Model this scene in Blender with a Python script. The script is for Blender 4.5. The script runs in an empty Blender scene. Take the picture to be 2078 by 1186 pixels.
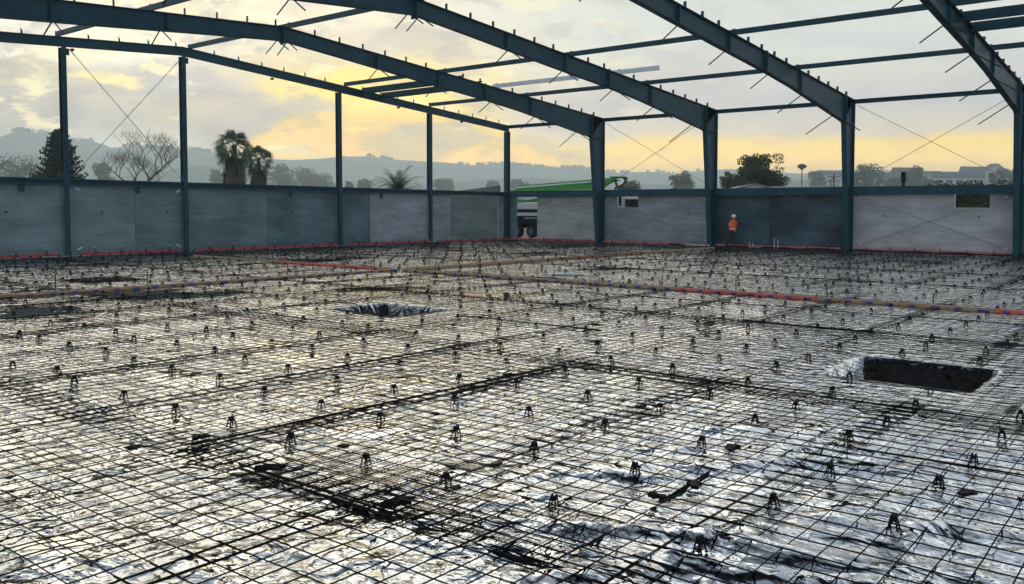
import bpy, bmesh, math, random
import numpy as np
from mathutils import Vector, Matrix
random.seed(7); rng = np.random.default_rng(7)
C = bpy.context.scene.collection
scn = bpy.context.scene
PI = math.pi

# ---------------------------------------------------------------- camera
F_PX = 1699.63
pt, ro, yw = 0.0479, 0.0053, 2.2019
CAM = Vector((41.5, -46.28, 2.10))
fw0 = Vector((math.cos(yw), math.sin(yw), 0)); upv = Vector((0, 0, 1))
fw = fw0*math.cos(pt) - upv*math.sin(pt)
uu = fw0*math.sin(pt) + upv*math.cos(pt)
rr = fw.cross(uu)
R2 = rr*math.cos(ro) + uu*math.sin(ro); U2 = -rr*math.sin(ro) + uu*math.cos(ro)
cam = bpy.data.cameras.new('camera'); camo = bpy.data.objects.new('camera', cam); C.objects.link(camo)
M3 = Matrix((R2, U2, -fw)).transposed()
camo.matrix_world = Matrix.Translation(CAM) @ M3.to_4x4()
cam.sensor_width = 36; cam.sensor_fit = 'HORIZONTAL'
cam.lens = F_PX/2078*36; cam.shift_x = -163.84/2078; cam.shift_y = -83.64/2078
cam.clip_start = 0.05; cam.clip_end = 20000
scn.camera = camo

def ray(x, y):
    return fw + R2*((x-1202.84)/F_PX) - U2*((y-509.36)/F_PX)
def at(x, d, z=0.0, y=428):
    """a point d metres away (on the ground plan) in the direction of picture column x"""
    r = ray(x, y); h = math.hypot(r.x, r.y)
    return Vector((CAM.x + r.x/h*d, CAM.y + r.y/h*d, z))
def hgt(y, d):
    """world height seen at picture row y at distance d"""
    return CAM.z + (428-y)/F_PX*d

# ---------------------------------------------------------------- view / world / sun
EXPO = 0.35; SIG = .00040; HAZ = (.29, .325, .335)   # haze density and its own glow

scn.view_settings.view_transform = 'Standard'; scn.view_settings.look = 'None'
scn.view_settings.exposure = EXPO; scn.view_settings.gamma = 1.0
scn.cycles.max_bounces = 8; scn.cycles.volume_bounces = 3; scn.cycles.transparent_max_bounces = 8
scn.cycles.sample_clamp_indirect = 6

def lin(r, g, b):
    f = lambda c: (c/255/12.92) if c/255 <= .04045 else ((c/255+.055)/1.055)**2.4
    return (f(r), f(g), f(b))

world = bpy.data.worlds.new('World'); scn.world = world; world.use_nodes = True
nt = world.node_tree; nt.nodes.clear()
def N(t, **k):
    n = nt.nodes.new(t)
    for a, v in k.items(): setattr(n, a, v)
    return n
def L(a, b): nt.links.new(a, b)
def mth(op, a, b=None, c=None, clamp=False):
    n = N('ShaderNodeMath', operation=op); n.use_clamp = clamp
    for i, v in enumerate((a, b, c)):
        if v is None: continue
        if isinstance(v, (int, float)): n.inputs[i].default_value = v
        else: L(v, n.inputs[i])
    return n.outputs[0]
def vdot(v, w):
    n = N('ShaderNodeVectorMath', operation='DOT_PRODUCT'); L(v, n.inputs[0]); n.inputs[1].default_value = w
    return n.outputs['Value']
def mixc(fac, a, b):
    n = N('ShaderNodeMix', data_type='RGBA')
    for s, v in ((n.inputs[0], fac), (n.inputs[6], a), (n.inputs[7], b)):
        if isinstance(v, (int, float)): s.default_value = v
        elif isinstance(v, tuple): s.default_value = (*v[:3], 1)
        else: L(v, s)
    return n.outputs[2]
def sstep(v, lo, hi):
    n = N('ShaderNodeMapRange', interpolation_type='SMOOTHSTEP'); L(v, n.inputs[0])
    n.inputs[1].default_value = lo; n.inputs[2].default_value = hi
    return n.outputs[0]
SUN_EL = math.radians(9); 
sd = ray(640, 428); sun_az_vec = Vector((sd.x, sd.y, 0)).normalized()
sky = N('ShaderNodeTexSky', sky_type='NISHITA'); sky.sun_disc = False
sky.sun_elevation = SUN_EL; sky.sun_rotation = math.atan2(sun_az_vec.x, sun_az_vec.y)
tc = N('ShaderNodeTexCoord'); D = tc.outputs['Generated']
df = vdot(D, tuple(fw0)); dr = vdot(D, (math.sin(yw), -math.cos(yw), 0)); dz = vdot(D, (0, 0, 1))
dfc = mth('MAXIMUM', df, 0.12)
# cloud plane coordinates (tangent of bearing and of elevation, x1700)
u0 = mth('MULTIPLY_ADD', mth('DIVIDE', dr, dfc), 1700, 1203)
v0 = mth('MULTIPLY_ADD', mth('DIVIDE', dz, dfc), -1700, 428)
def noise(scale, detail, sx, sy, off, rough=.55):
    cmb = N('ShaderNodeCombineXYZ'); L(mth('MULTIPLY', u0, sx), cmb.inputs[0]); L(mth('MULTIPLY', v0, sy), cmb.inputs[1]); cmb.inputs[2].default_value = off
    n = N('ShaderNodeTexNoise'); L(cmb.outputs[0], n.inputs['Vector']); n.inputs['Scale'].default_value = scale
    n.inputs['Detail'].default_value = detail; n.inputs['Roughness'].default_value = rough
    return n.outputs['Fac']
n1 = mth('SUBTRACT', noise(1, 6, 1/220, 1/110, 3.1), .5)
n2 = mth('SUBTRACT', noise(1, 6, 1/220, 1/110, 9.7), .5)
n3 = noise(1, 9, 1/150, 1/60, 5.3, .62)
n4 = noise(1, 8, 1/420, 1/130, 15.3, .6)
U = mth('MULTIPLY_ADD', n1, 300, u0); V = mth('MULTIPLY_ADD', n2, 170, v0)
ramp = N('ShaderNodeValToRGB'); cr = ramp.color_ramp
def vpos(v): return (428-v)/1400
stops = [(428, (252, 219, 132)), (360, (253, 220, 126)), (290, (251, 221, 148)), (264, (216, 206, 190)), (200, (196, 197, 200)), (140, (212, 212, 203)), (60, (216, 220, 214)), (-40, (226, 228, 220)), (-200, (248, 249, 247)), (-560, (250, 252, 254)), (-850, (150, 162, 178))]
while len(cr.elements) < len(stops): cr.elements.new(.5)
for e, (v, c) in zip(cr.elements, stops): e.position = max(0, min(1, vpos(v))); e.color = (*lin(*c), 1)
L(mth('DIVIDE', mth('SUBTRACT', 428, mth('MULTIPLY_ADD', n2, 60, v0)), 1400, clamp=True), ramp.inputs[0])
col = ramp.outputs[0]
def blob(col, cx, cy, rx, ry, c, k=1.0, soft=.55, warp=1.0):
    a = mth('DIVIDE', mth('SUBTRACT', U, cx), rx); b = mth('DIVIDE', mth('SUBTRACT', V, cy), ry)
    r = mth('SQRT', mth('ADD', mth('MULTIPLY', a, a), mth('MULTIPLY', b, b)))
    f = mth('MULTIPLY', mth('SUBTRACT', 1, sstep(r, 1-soft, 1+soft*.5)), k)
    return mixc(f, col, lin(*c) if max(c) <= 255 else tuple(x/255 for x in c))
# broad cream glow upper left, yellow heart of the sunrise, grey cloud banks
col = blob(col, 250, 20, 900, 230, (255, 248, 226), 1, .8)
col = blob(col, 780, 130, 420, 130, (226, 214, 190), .7, .8)
col = blob(col, 700, 215, 330, 110, (255, 230, 116), 1, .8)
col = blob(col, 690, 290, 320, 75, (255, 213, 66), 1, .7)
col = blob(col, 980, 330, 330, 38, (255, 215, 88), .9, .7)
col = blob(col, 190, 250, 400, 120, (180, 182, 184), 1, .3)
col = blob(col, 440, 250, 130, 70, (176, 178, 180), 1, .3)
col = blob(col, 150, 330, 420, 60, (200, 203, 200), 1, .6)
col = blob(col, 60, 160, 110, 30, (176, 175, 172), .9, .4)
col = blob(col, 205, 170, 80, 22, (255, 238, 175), 1, .6)
col = blob(col, 640, 312, 140, 20, (255, 209, 56), 1, .6)
col = blob(col, 590, 335, 100, 12, (222, 214, 190), .8, .6)
col = blob(col, 640, 215, 95, 30, (198, 194, 180), .9, .45)
col = blob(col, 880, 300, 110, 32, (203, 192, 168), .95, .4)
col = blob(col, 1090, 290, 140, 20, (206, 196, 182), .8, .5)
col = blob(col, 860, 105, 120, 32, (205, 198, 180), .8, .5)
col = blob(col, 1150, 215, 200, 60, (208, 203, 196), .8, .6)
col = blob(col, 1330, 190, 170, 60, (200, 197, 196), .8, .6)
col = blob(col, 1500, 30, 520, 120, (214, 219, 213), .9, .8)
# fine cloud structure, stronger to the left
w = mth('MULTIPLY', sstep(n3, .46, .66), mth('SUBTRACT', .62, sstep(U, 500, 1900)))
w = mth('MAXIMUM', w, 0.0)
col = mixc(mth('MULTIPLY', w, .8), col, lin(172, 171, 169))
w2 = mth('MULTIPLY', sstep(n4, .5, .66), mth('SUBTRACT', 1, sstep(v0, 60, 330)))
w3 = mth('SUBTRACT', 1, sstep(u0, 200, 1500))
col = mixc(mth('MULTIPLY', mth('MULTIPLY', w2, w3), .65), col, lin(255, 240, 196))
w4 = mth('MULTIPLY', sstep(n4, .54, .40), sstep(v0, 40, 110))
w5 = mth('SUBTRACT', 1, sstep(v0, 230, 270))
col = mixc(mth('MULTIPLY', mth('MULTIPLY', w4, w5), .5), col, lin(196, 196, 203))
n5 = noise(1, 7, 1/95, 1/42, 31.7, .6); n6 = noise(1, 7, 1/170, 1/60, 47.1, .58)
lft = mth('SUBTRACT', 1.0, sstep(u0, 500, 1700)); mid_ = mth('MULTIPLY', sstep(v0, -200, 40), mth('SUBTRACT', 1, sstep(v0, 300, 400)))
col = mixc(mth('MULTIPLY', mth('MULTIPLY', sstep(n5, .50, .62), mth('MULTIPLY', mid_, mth('MULTIPLY_ADD', lft, .65, .25))), .6), col, lin(170, 171, 176))
col = mixc(mth('MULTIPLY', mth('MULTIPLY', sstep(n6, .56, .64), mth('MULTIPLY', mid_, lft)), .75), col, lin(255, 243, 200))
# away from the sunrise the sky is a dull blue grey
back = N('ShaderNodeValToRGB'); be = back.color_ramp.elements
be[0].position = 0; be[0].color = (*lin(226, 229, 231), 1); be[1].position = .9; be[1].color = (*lin(160, 176, 194), 1)
L(mth('ABSOLUTE', dz), back.inputs[0])
F = mth('MULTIPLY', sstep(df, .0, .5), mth('SUBTRACT', 1, sstep(dz, .38, .72)))
skycol = mixc(F, back.outputs[0], col)
# the sky seen through the haze: what must stand behind the air to be seen as above
sc_ = N('ShaderNodeVectorMath', operation='SCALE'); L(skycol, sc_.inputs[0]); sc_.inputs['Scale'].default_value = 2**-EXPO; skycol = sc_.outputs[0]
pl = mth('MINIMUM', mth('DIVIDE', 262, mth('MAXIMUM', dz, .01)), 4300)
Tn = mth('EXPONENT', mth('MULTIPLY', pl, -SIG))
a_ = N('ShaderNodeVectorMath', operation='SCALE'); a_.inputs[0].default_value = HAZ; L(mth('SUBTRACT', 1, Tn), a_.inputs['Scale'])
b_ = N('ShaderNodeVectorMath', operation='SUBTRACT'); L(skycol, b_.inputs[0]); L(a_.outputs[0], b_.inputs[1])
c_ = N('ShaderNodeVectorMath', operation='SCALE'); L(b_.outputs[0], c_.inputs[0]); L(mth('DIVIDE', 1, Tn), c_.inputs['Scale'])
d_ = N('ShaderNodeVectorMath', operation='MAXIMUM'); L(c_.outputs[0], d_.inputs[0]); d_.inputs[1].default_value = (.02, .02, .02)
skycol = d_.outputs[0]
skm = N('ShaderNodeVectorMath', operation='SCALE'); L(skycol, skm.inputs[0]); skm.inputs['Scale'].default_value = 1/0.1
fin = mixc(0.94, sky.outputs[0], skm.outputs[0])
bg = N('ShaderNodeBackground'); L(fin, bg.inputs[0]); bg.inputs[1].default_value = 0.1
wo = N('ShaderNodeOutputWorld'); L(bg.outputs[0], wo.inputs[0])

sl = bpy.data.lights.new('sun', 'SUN'); sl.energy = 0.5; sl.angle = math.radians(60); sl.color = (1, .84, .6)
so = bpy.data.objects.new('sun', sl); C.objects.link(so)
sdir = Vector((sun_az_vec.x*math.cos(SUN_EL), sun_az_vec.y*math.cos(SUN_EL), math.sin(SUN_EL)))
so.rotation_euler = sdir.to_track_quat('Z', 'Y').to_euler(); so.location = (0, 0, 60)

# ---------------------------------------------------------------- materials
def mat(name, base, rough=.6, metal=0., spec=.5, var=.0, vscale=3., bump=0., bscale=20., stretch=(1, 1, 1), extra=None, coord='Object'):
    m = bpy.data.materials.new(name); m.use_nodes = True; t = m.node_tree; b = t.nodes['Principled BSDF']
    b.inputs['Roughness'].default_value = rough; b.inputs['Metallic'].default_value = metal
    b.inputs['Specular IOR Level'].default_value = spec; b.inputs['Base Color'].default_value = (*base, 1)
    tcn = t.nodes.new('ShaderNodeTexCoord'); mp = t.nodes.new('ShaderNodeMapping'); mp.inputs['Scale'].default_value = stretch
    t.links.new(tcn.outputs[coord], mp.inputs[0])
    if var:
        n = t.nodes.new('ShaderNodeTexNoise'); n.inputs['Scale'].default_value = vscale; n.inputs['Detail'].default_value = 6; n.inputs['Roughness'].default_value = .65
        t.links.new(mp.outputs[0], n.inputs[0])
        r = t.nodes.new('ShaderNodeMapRange'); r.inputs[1].default_value = .3; r.inputs[2].default_value = .7; r.inputs[3].default_value = 1-var; r.inputs[4].default_value = 1+var
        t.links.new(n.outputs[0], r.inputs[0])
        s = t.nodes.new('ShaderNodeVectorMath'); s.operation = 'SCALE'; s.inputs[0].default_value = base; t.links.new(r.outputs[0], s.inputs['Scale'])
        t.links.new(s.outputs[0], b.inputs['Base Color'])
    if bump:
        n = t.nodes.new('ShaderNodeTexNoise'); n.inputs['Scale'].default_value = bscale; n.inputs['Detail'].default_value = 5
        t.links.new(mp.outputs[0], n.inputs[0]); bm_ = t.nodes.new('ShaderNodeBump'); bm_.inputs['Strength'].default_value = bump; bm_.inputs['Distance'].default_value = .02
        t.links.new(n.outputs[0], bm_.inputs['Height']); t.links.new(bm_.outputs[0], b.inputs['Normal'])
    return m
M = {}
M['steel'] = mat('teal_painted_steel', (.003, .047, .071), .5, spec=.3, var=.3, vscale=1.3, bump=.1, bscale=30)
M['steel2'] = mat('grey_teal_painted_steel', (.010, .055, .075), .5, spec=.3, var=.22, vscale=1.8)
M['galv'] = mat('galvanised_steel', (.66, .72, .78), .4, metal=.15, var=.15, vscale=5)
M['rod'] = mat('brace_rod_steel', (.20, .22, .23), .4, metal=.4)
M['rebar'] = mat('rusty_rebar', (.010, .008, .0075), .75, spec=.15, var=.4, vscale=6)
M['blackp'] = mat('black_plastic', (.005, .005, .006), .6, spec=.15)
M['peg'] = mat('dark_steel_peg', (.02, .018, .02), .6)
M['cap'] = mat('white_cap', (.6, .62, .62), .5)
M['red'] = mat('red_waxed_board', (.42, .055, .08), .5, var=.25, vscale=3, bump=.2)
M['redpale'] = mat('dusty_red_board', (.46, .13, .13), .6, var=.3, vscale=3)
M['wood'] = mat('yellow_timber', (.36, .25, .14), .6, var=.35, vscale=5, stretch=(1, 1, 6), bump=.2)
M['wood2'] = mat('brown_timber', (.25, .14, .07), .6, var=.35, vscale=5, bump=.2)
M['orangew'] = mat('orange_painted_timber', (.58, .15, .09), .55, var=.3, vscale=5)
M['blue'] = mat('blue_plastic', (.035, .05, .35), .5)
M['white'] = mat('white_paint', (.75, .77, .77), .35, var=.06, vscale=4)
M['greyw'] = mat('greyish_white', (.75, .78, .78), .5, var=.1)
M['greyp'] = mat('grey_white_plastic', (.42, .45, .45), .5)
M['green'] = mat('bright_green_paint', (.02, .33, .02), .3, var=.15, vscale=3)
M['dkgreen'] = mat('dark_green_machine', (.008, .04, .015), .4)
M['tyre'] = mat('tyre_rubber', (.012, .012, .014), .8)
M['glass'] = mat('dark_window', (.02, .03, .035), .08)
M['hivis'] = mat('orange_hivis_fabric', (1.0, .16, .02), .6, var=.12, vscale=14, bump=.3, bscale=25)
M['tape'] = mat('reflective_tape', (.6, .6, .55), .4)
M['trouser'] = mat('dark_trousers', (.025, .028, .035), .8, var=.2, vscale=10)
M['skin'] = mat('skin', (.42, .22, .15), .55)
M['helmet'] = mat('white_helmet', (.8, .8, .78), .3)
M['boot'] = mat('boot_leather', (.02, .016, .012), .6)
M['leaf'] = mat('leaf_green', (.030, .050, .018), .7, var=.5, vscale=.6)
M['leafc'] = mat('conifer_green', (.022, .06, .038), .75, var=.45, vscale=.5)
M['leafp'] = mat('palm_green', (.05, .095, .045), .6, var=.4, vscale=1.0)
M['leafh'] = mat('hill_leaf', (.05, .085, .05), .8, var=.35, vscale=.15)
M['skirt'] = mat('dry_palm_skirt', (.07, .06, .055), .9, var=.3, vscale=3)
M['bark'] = mat('bark', (.06, .05, .042), .9, var=.3, vscale=2)
M['hazebark'] = mat('haze_paled_bark', (.13, .115, .10), .9, var=.3, vscale=2)  # paler copy of the bark, haze over the bare tree put into its colour
M['roof'] = mat('grey_roof', (.13, .14, .16), .55, var=.15)
M['roofr'] = mat('brown_roof', (.17, .11, .09), .7, var=.2)
M['hwall'] = mat('house_wall', (.42, .42, .41), .7, var=.08)
M['hwall2'] = mat('house_wall_tan', (.42, .38, .33), .7, var=.08)
M['yellow'] = mat('yellow_machine_paint', (.65, .5, .05), .4)
M['lampc'] = mat('orange_beacon', (.8, .2, .06), .4)

def concrete(name, base, seed, dark=0.0, pale=0.0):
    m = bpy.data.materials.new(name); m.use_nodes = True; t = m.node_tree; b = t.nodes['Principled BSDF']; b.inputs['Roughness'].default_value = .75
    b.inputs['Specular IOR Level'].default_value = .35
    tcn = t.nodes.new('ShaderNodeTexCoord')
    def nz(sc, st, det, off):
        mp = t.nodes.new('ShaderNodeMapping'); mp.inputs['Scale'].default_value = st; mp.inputs['Location'].default_value = (seed*7.3+off, seed*3.1, off)
        t.links.new(tcn.outputs['Object'], mp.inputs[0]); n = t.nodes.new('ShaderNodeTexNoise'); n.inputs['Scale'].default_value = sc; n.inputs['Detail'].default_value = det; n.inputs['Roughness'].default_value = .6
        t.links.new(mp.outputs[0], n.inputs[0]); return n.outputs[0]
    def mr(v, a, b_, c, d):
        r = t.nodes.new('ShaderNodeMapRange'); t.links.new(v, r.inputs[0])
        for i, q in enumerate((a, b_, c, d)): r.inputs[i+1].default_value = q
        return r.outputs[0]
    def mul(a, b_):
        n = t.nodes.new('ShaderNodeMath'); n.operation = 'MULTIPLY'; t.links.new(a, n.inputs[0]); t.links.new(b_, n.inputs[1]); return n.outputs[0]
    a = mr(nz(.45, (1, 1, 2.2), 5, 0), .35, .65, .78, 1.18)          # big casting blotches
    h = mr(nz(1.0, (.5, .5, 7), 5, 4), .3, .7, .86, 1.12)           # horizontal streaks of the pour
    f = mr(nz(9, (1, 1, 1), 6, 9), .3, .7, .9, 1.1)
    v = mul(mul(a, h), f)
    if dark:
        d = mr(nz(.33, (1, 1, 1.6), 4, 13), .40, .62, 1-dark, 1.0)   # damp stain
        v = mul(v, d)
    s = t.nodes.new('ShaderNodeVectorMath'); s.operation = 'SCALE'; s.inputs[0].default_value = base; t.links.new(v, s.inputs['Scale'])
    t.links.new(s.outputs[0], b.inputs['Base Color'])
    bp = t.nodes.new('ShaderNodeBump'); bp.inputs['Strength'].default_value = .25; bp.inputs['Distance'].default_value = .01
    t.links.new(nz(14, (1, 1, 1), 5, 2), bp.inputs['Height']); t.links.new(bp.outputs[0], b.inputs['Normal'])
    return m

# black sheeting, wet: dark body under a mirror-like water film
def membrane_mat():
    m = bpy.data.materials.new('wet_black_sheeting'); m.use_nodes = True; t = m.node_tree; b = t.nodes['Principled BSDF']
    def n_(ty, **k):
        n = t.nodes.new(ty)
        for a, v in k.items(): setattr(n, a, v)
        return n
    lk = t.links.new
    tcn = n_('ShaderNodeTexCoord'); at_ = n_('ShaderNodeAttribute'); at_.attribute_name = 'wet'
    def nz(sc, det, st=(1, 1, 1), rough=.6, dist=0.):
        mp = n_('ShaderNodeMapping'); mp.inputs['Scale'].default_value = st; lk(tcn.outputs['Object'], mp.inputs[0])
        n = n_('ShaderNodeTexNoise'); n.inputs['Scale'].default_value = sc; n.inputs['Detail'].default_value = det; n.inputs['Roughness'].default_value = rough; n.inputs['Distortion'].default_value = dist
        lk(mp.outputs[0], n.inputs[0]); return n.outputs[0]
    def mr(v, a, b_, c, d):
        r = n_('ShaderNodeMapRange'); lk(v, r.inputs[0])
        for i, q in enumerate((a, b_, c, d)): r.inputs[i+1].default_value = q
        return r.outputs[0]
    def ma(op, a, b_):
        n = n_('ShaderNodeMath', operation=op)
        for i, v in enumerate((a, b_)):
            if isinstance(v, (int, float)): n.inputs[i].default_value = v
            else: lk(v, n.inputs[i])
        return n.outputs[0]
    dry = ma('SUBTRACT', 1, at_.outputs['Fac'])
    # thin dusty film / silt: patches where the sheet is duller
    silt = mr(nz(1.3, 3), .42, .62, 0, 1)
    spot = mr(nz(16, 2, rough=.6), .66, .70, 0, 1)
    b.inputs['Metallic'].default_value = 1.0
    mc = n_('ShaderNodeMix', data_type='RGBA'); lk(silt, mc.inputs[0]); mc.inputs[6].default_value = (.94, .97, 1.0, 1); mc.inputs[7].default_value = (.86, .88, .90, 1)
    md = n_('ShaderNodeMix', data_type='RGBA'); lk(ma('MULTIPLY', spot, ma('MULTIPLY', dry, .6)), md.inputs[0]); lk(mc.outputs[2], md.inputs[6]); md.inputs[7].default_value = (.05, .05, .06, 1)
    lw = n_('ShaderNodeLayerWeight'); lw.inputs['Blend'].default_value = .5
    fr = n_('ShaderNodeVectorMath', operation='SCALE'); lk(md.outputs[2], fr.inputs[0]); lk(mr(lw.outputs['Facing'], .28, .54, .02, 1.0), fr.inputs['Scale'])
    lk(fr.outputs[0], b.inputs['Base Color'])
    lk(ma('ADD', .07, ma('MULTIPLY', ma('MULTIPLY', silt, dry), .12)), b.inputs['Roughness'])
    h = ma('ADD', ma('MULTIPLY', nz(2.3, 2, (1, 1.5, 1), .4, 1.4), 1.0), ma('MULTIPLY', nz(6.5, 2, (1, 1.4, 1), .4, 1.2), .16))
    bp = n_('ShaderNodeBump'); bp.inputs['Distance'].default_value = .085
    lk(ma('MULTIPLY', ma('ADD', ma('MULTIPLY', dry, .95), .03), .8), bp.inputs['Strength']); lk(h, bp.inputs['Height']); lk(bp.outputs[0], b.inputs['Normal']); lk(bp.outputs[0], lw.inputs['Normal'])
    return m
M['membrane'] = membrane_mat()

# ---------------------------------------------------------------- object helpers
def tag(o, label=None, cat=None, group=None, kind=None):
    if cat and not kind: kind = 'thing'
    for k, v in (('label', label), ('category', cat), ('group', group), ('kind', kind)):
        if v: o[k] = v
    return o
def empty(name, loc, label, cat, group=None, rz=0):
    o = bpy.data.objects.new(name, None); C.objects.link(o); o.location = loc; o.rotation_euler = (0, 0, rz); o.empty_display_size = .3
    return tag(o, label, cat, group)
def link(name, me, parent=None):
    o = bpy.data.objects.new(name, me); C.objects.link(o)
    if parent:
        o.parent = parent
    return o
class MB:
    def __init__(s): s.v = []; s.f = []
    def add(s, vs, fs):
        n = len(s.v); s.v += [tuple(v) for v in vs]; s.f += [tuple(i+n for i in f) for f in fs]; return s
    def box(s, x0, x1, y0, y1, z0, z1):
        return s.add([(x0, y0, z0), (x1, y0, z0), (x1, y1, z0), (x0, y1, z0), (x0, y0, z1), (x1, y0, z1), (x1, y1, z1), (x0, y1, z1)],
                     [(0, 3, 2, 1), (4, 5, 6, 7), (0, 1, 5, 4), (1, 2, 6, 5), (2, 3, 7, 6), (3, 0, 4, 7)])
    def bar(s, p, q, w, h, up=(0, 0, 1)):
        p = Vector(p); q = Vector(q); d = (q-p).normalized(); up = Vector(up)
        if abs(d.dot(up)) > .99: up = Vector((1, 0, 0))
        a = d.cross(up).normalized()*w/2; b = a.cross(d).normalized()*h/2
        return s.add([p-a-b, p+a-b, p+a+b, p-a+b, q-a-b, q+a-b, q+a+b, q-a+b],
                     [(0, 3, 2, 1), (4, 5, 6, 7), (0, 1, 5, 4), (1, 2, 6, 5), (2, 3, 7, 6), (3, 0, 4, 7)])
    def tube(s, pts, rad, n=6, cap=True):
        pts = [Vector(p) for p in pts]; k = len(pts); rad = rad if hasattr(rad, '__len__') else [rad]*k
        vs = []; fs = []
        for i, p in enumerate(pts):
            d = (pts[min(i+1, k-1)]-pts[max(i-1, 0)]).normalized()
            a = d.cross(Vector((0, 0, 1)) if abs(d.z) < .9 else Vector((1, 0, 0))).normalized(); b = d.cross(a)
            vs += [p + (a*math.cos(t*2*PI/n) + b*math.sin(t*2*PI/n))*rad[i] for t in range(n)]
        for i in range(k-1):
            for t in range(n): fs.append((i*n+t, i*n+(t+1) % n, (i+1)*n+(t+1) % n, (i+1)*n+t))
        if cap: fs.append(tuple(range(n-1, -1, -1))); fs.append(tuple((k-1)*n+t for t in range(n)))
        return s.add(vs, fs)
    def prism(s, poly, axis, a0, a1):
        """poly: 2D points; axis 0 -> poly is (y,z) extruded in x, 1 -> (x,z) in y, 2 -> (x,y) in z"""
        def P(p, a): return [(a, p[0], p[1]), (p[0], a, p[1]), (p[0], p[1], a)][axis]
        n = len(poly)
        return s.add([P(p, a0) for p in poly]+[P(p, a1) for p in poly], [tuple(range(n)), tuple(range(2*n-1, n-1, -1))]+[(i, i+n, (i+1) % n+n, (i+1) % n) for i in range(n)])
    def sphere(s, c, r, n=10, m=7, sc=(1, 1, 1)):
        c = Vector(c); vs = []; fs = []
        for i in range(m+1):
            th = PI*i/m
            for j in range(n): vs.append((c.x+r*sc[0]*math.sin(th)*math.cos(2*PI*j/n), c.y+r*sc[1]*math.sin(th)*math.sin(2*PI*j/n), c.z+r*sc[2]*math.cos(th)))
        for i in range(m):
            for j in range(n): fs.append((i*n+j, (i+1)*n+j, (i+1)*n+(j+1) % n, i*n+(j+1) % n))
        return s.add(vs, fs)
    def build(s, name, m, parent=None, smooth=False, off=None):
        me = bpy.data.meshes.new(name); v = s.v
        if off is not None: v = [(a-off[0], b-off[1], c-off[2]) for a, b, c in v]
        me.from_pydata(v, [], s.f); me.update()
        b = bmesh.new(); b.from_mesh(me); bmesh.ops.recalc_face_normals(b, faces=b.faces); b.to_mesh(me); b.free()
        me.materials.append(m if not isinstance(m, str) else M[m])
        if smooth: me.polygons.foreach_set('use_smooth', [True]*len(me.polygons))
        return link(name, me, parent)
def npmesh(name, V, Fq, m, parent=None, smooth=False):
    me = bpy.data.meshes.new(name); V = np.asarray(V, dtype=np.float32); Fq = np.asarray(Fq, dtype=np.int32); k = Fq.shape[1]
    me.vertices.add(len(V)); me.vertices.foreach_set('co', V.ravel())
    me.loops.add(Fq.size); me.loops.foreach_set('vertex_index', Fq.ravel())
    me.polygons.add(len(Fq)); me.polygons.foreach_set('loop_start', np.arange(0, Fq.size, k, dtype=np.int32))
    if smooth: me.polygons.foreach_set('use_smooth', np.ones(len(Fq), dtype=bool))
    me.update(calc_edges=True); me.materials.append(M[m] if isinstance(m, str) else m)
    return link(name, me, parent)
# value noise / fbm on numpy arrays
def vnoise(x, y, seed=0):
    xi = np.floor(x).astype(np.int64); yi = np.floor(y).astype(np.int64); xf = x-xi; yf = y-yi
    def h(a, b):
        n = (a*374761393 + b*668265263 + seed*1442695041) & 0xffffffff
        n = ((n ^ (n >> 13))*1274126177) & 0xffffffff; n = n ^ (n >> 16)
        return (n & 0xffff)/65535.0
    sx = xf*xf*(3-2*xf); sy = yf*yf*(3-2*yf)
    return (h(xi, yi)*(1-sx)+h(xi+1, yi)*sx)*(1-sy)+(h(xi, yi+1)*(1-sx)+h(xi+1, yi+1)*sx)*sy
def fbm(x, y, o=4, seed=0):
    r = 0; a = .5; s = 0
    for i in range(o): r = r+a*vnoise(x*2**i+i*17.3, y*2**i-i*9.1, seed+i); s += a; a *= .5
    return r/s

# ================================================================= SETTING
# ground: one sheet to the horizon, dug out under the slab, low terrain beyond
gx = np.concatenate([-np.geomspace(6000, 40, 26), np.linspace(-30, -2, 12), [-.75, -.7, 60, 60.1], np.geomspace(62, 6000, 16)])
gy = np.concatenate([-np.geomspace(6000, 60, 16), [-55, -54.9, .7, .75], np.linspace(2, 40, 14), np.geomspace(50, 6000, 26)])
GX, GY = np.meshgrid(gx, gy, indexing='ij')
inside = (GX > -.72) & (GX < 60.05) & (GY > -54.95) & (GY < .72)
GZ = np.where(inside, -.95, -.25 + .12*(fbm(GX/9, GY/9, 3, 5)-.5)*(~inside))
def grid_faces(nx, ny):
    i = np.arange(nx-1)[:, None]; j = np.arange(ny-1)[None, :]; a = i*ny+j
    return np.stack([a, a+ny, a+ny+1, a+1], -1).reshape(-1, 4)
M['soil'] = mat('damp_gravel_soil', (.17, .155, .12), .9, var=.35, vscale=.6, bump=.5, bscale=6)
g = npmesh('ground', np.stack([GX, GY, GZ], -1).reshape(-1, 3), grid_faces(len(gx), len(gy)), 'soil'); tag(g, kind='structure')

# hills: ridges of land with a front and a back slope
def ridge(name, prof, dist, depth, matn, seed, rough=.06, step=8):
    xs = np.arange(prof[0][0], prof[-1][0]+1, step); top = np.interp(xs, [p[0] for p in prof], [p[1] for p in prof])
    rows = [(-1.0, 0.0), (-.8, .1), (-.6, .28), (-.4, .52), (-.22, .76), (-.1, .93), (0, 1.0), (.2, .93), (.6, .5), (1, 0)]
    V = []
    for x, y in zip(xs, top):
        h = hgt(y, dist)
        for t, f in rows:
            nz_ = (float(fbm(np.array([x/30.+t*3]), np.array([seed+t*2.]), 4, seed)[0])-.5)
            P = at(float(x), dist+t*depth*(1+.25*nz_)); V.append((P.x, P.y, -1.5 + (h+1.5)*f*(1+rough*nz_*(1 if f < 1 else .6))))
    o = npmesh(name, V, grid_faces(len(xs), len(rows)), matn, smooth=True); return tag(o, kind='structure')
M['hill'] = mat('pasture_hill', (.17, .20, .15), .95, var=.3, vscale=.006)
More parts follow.
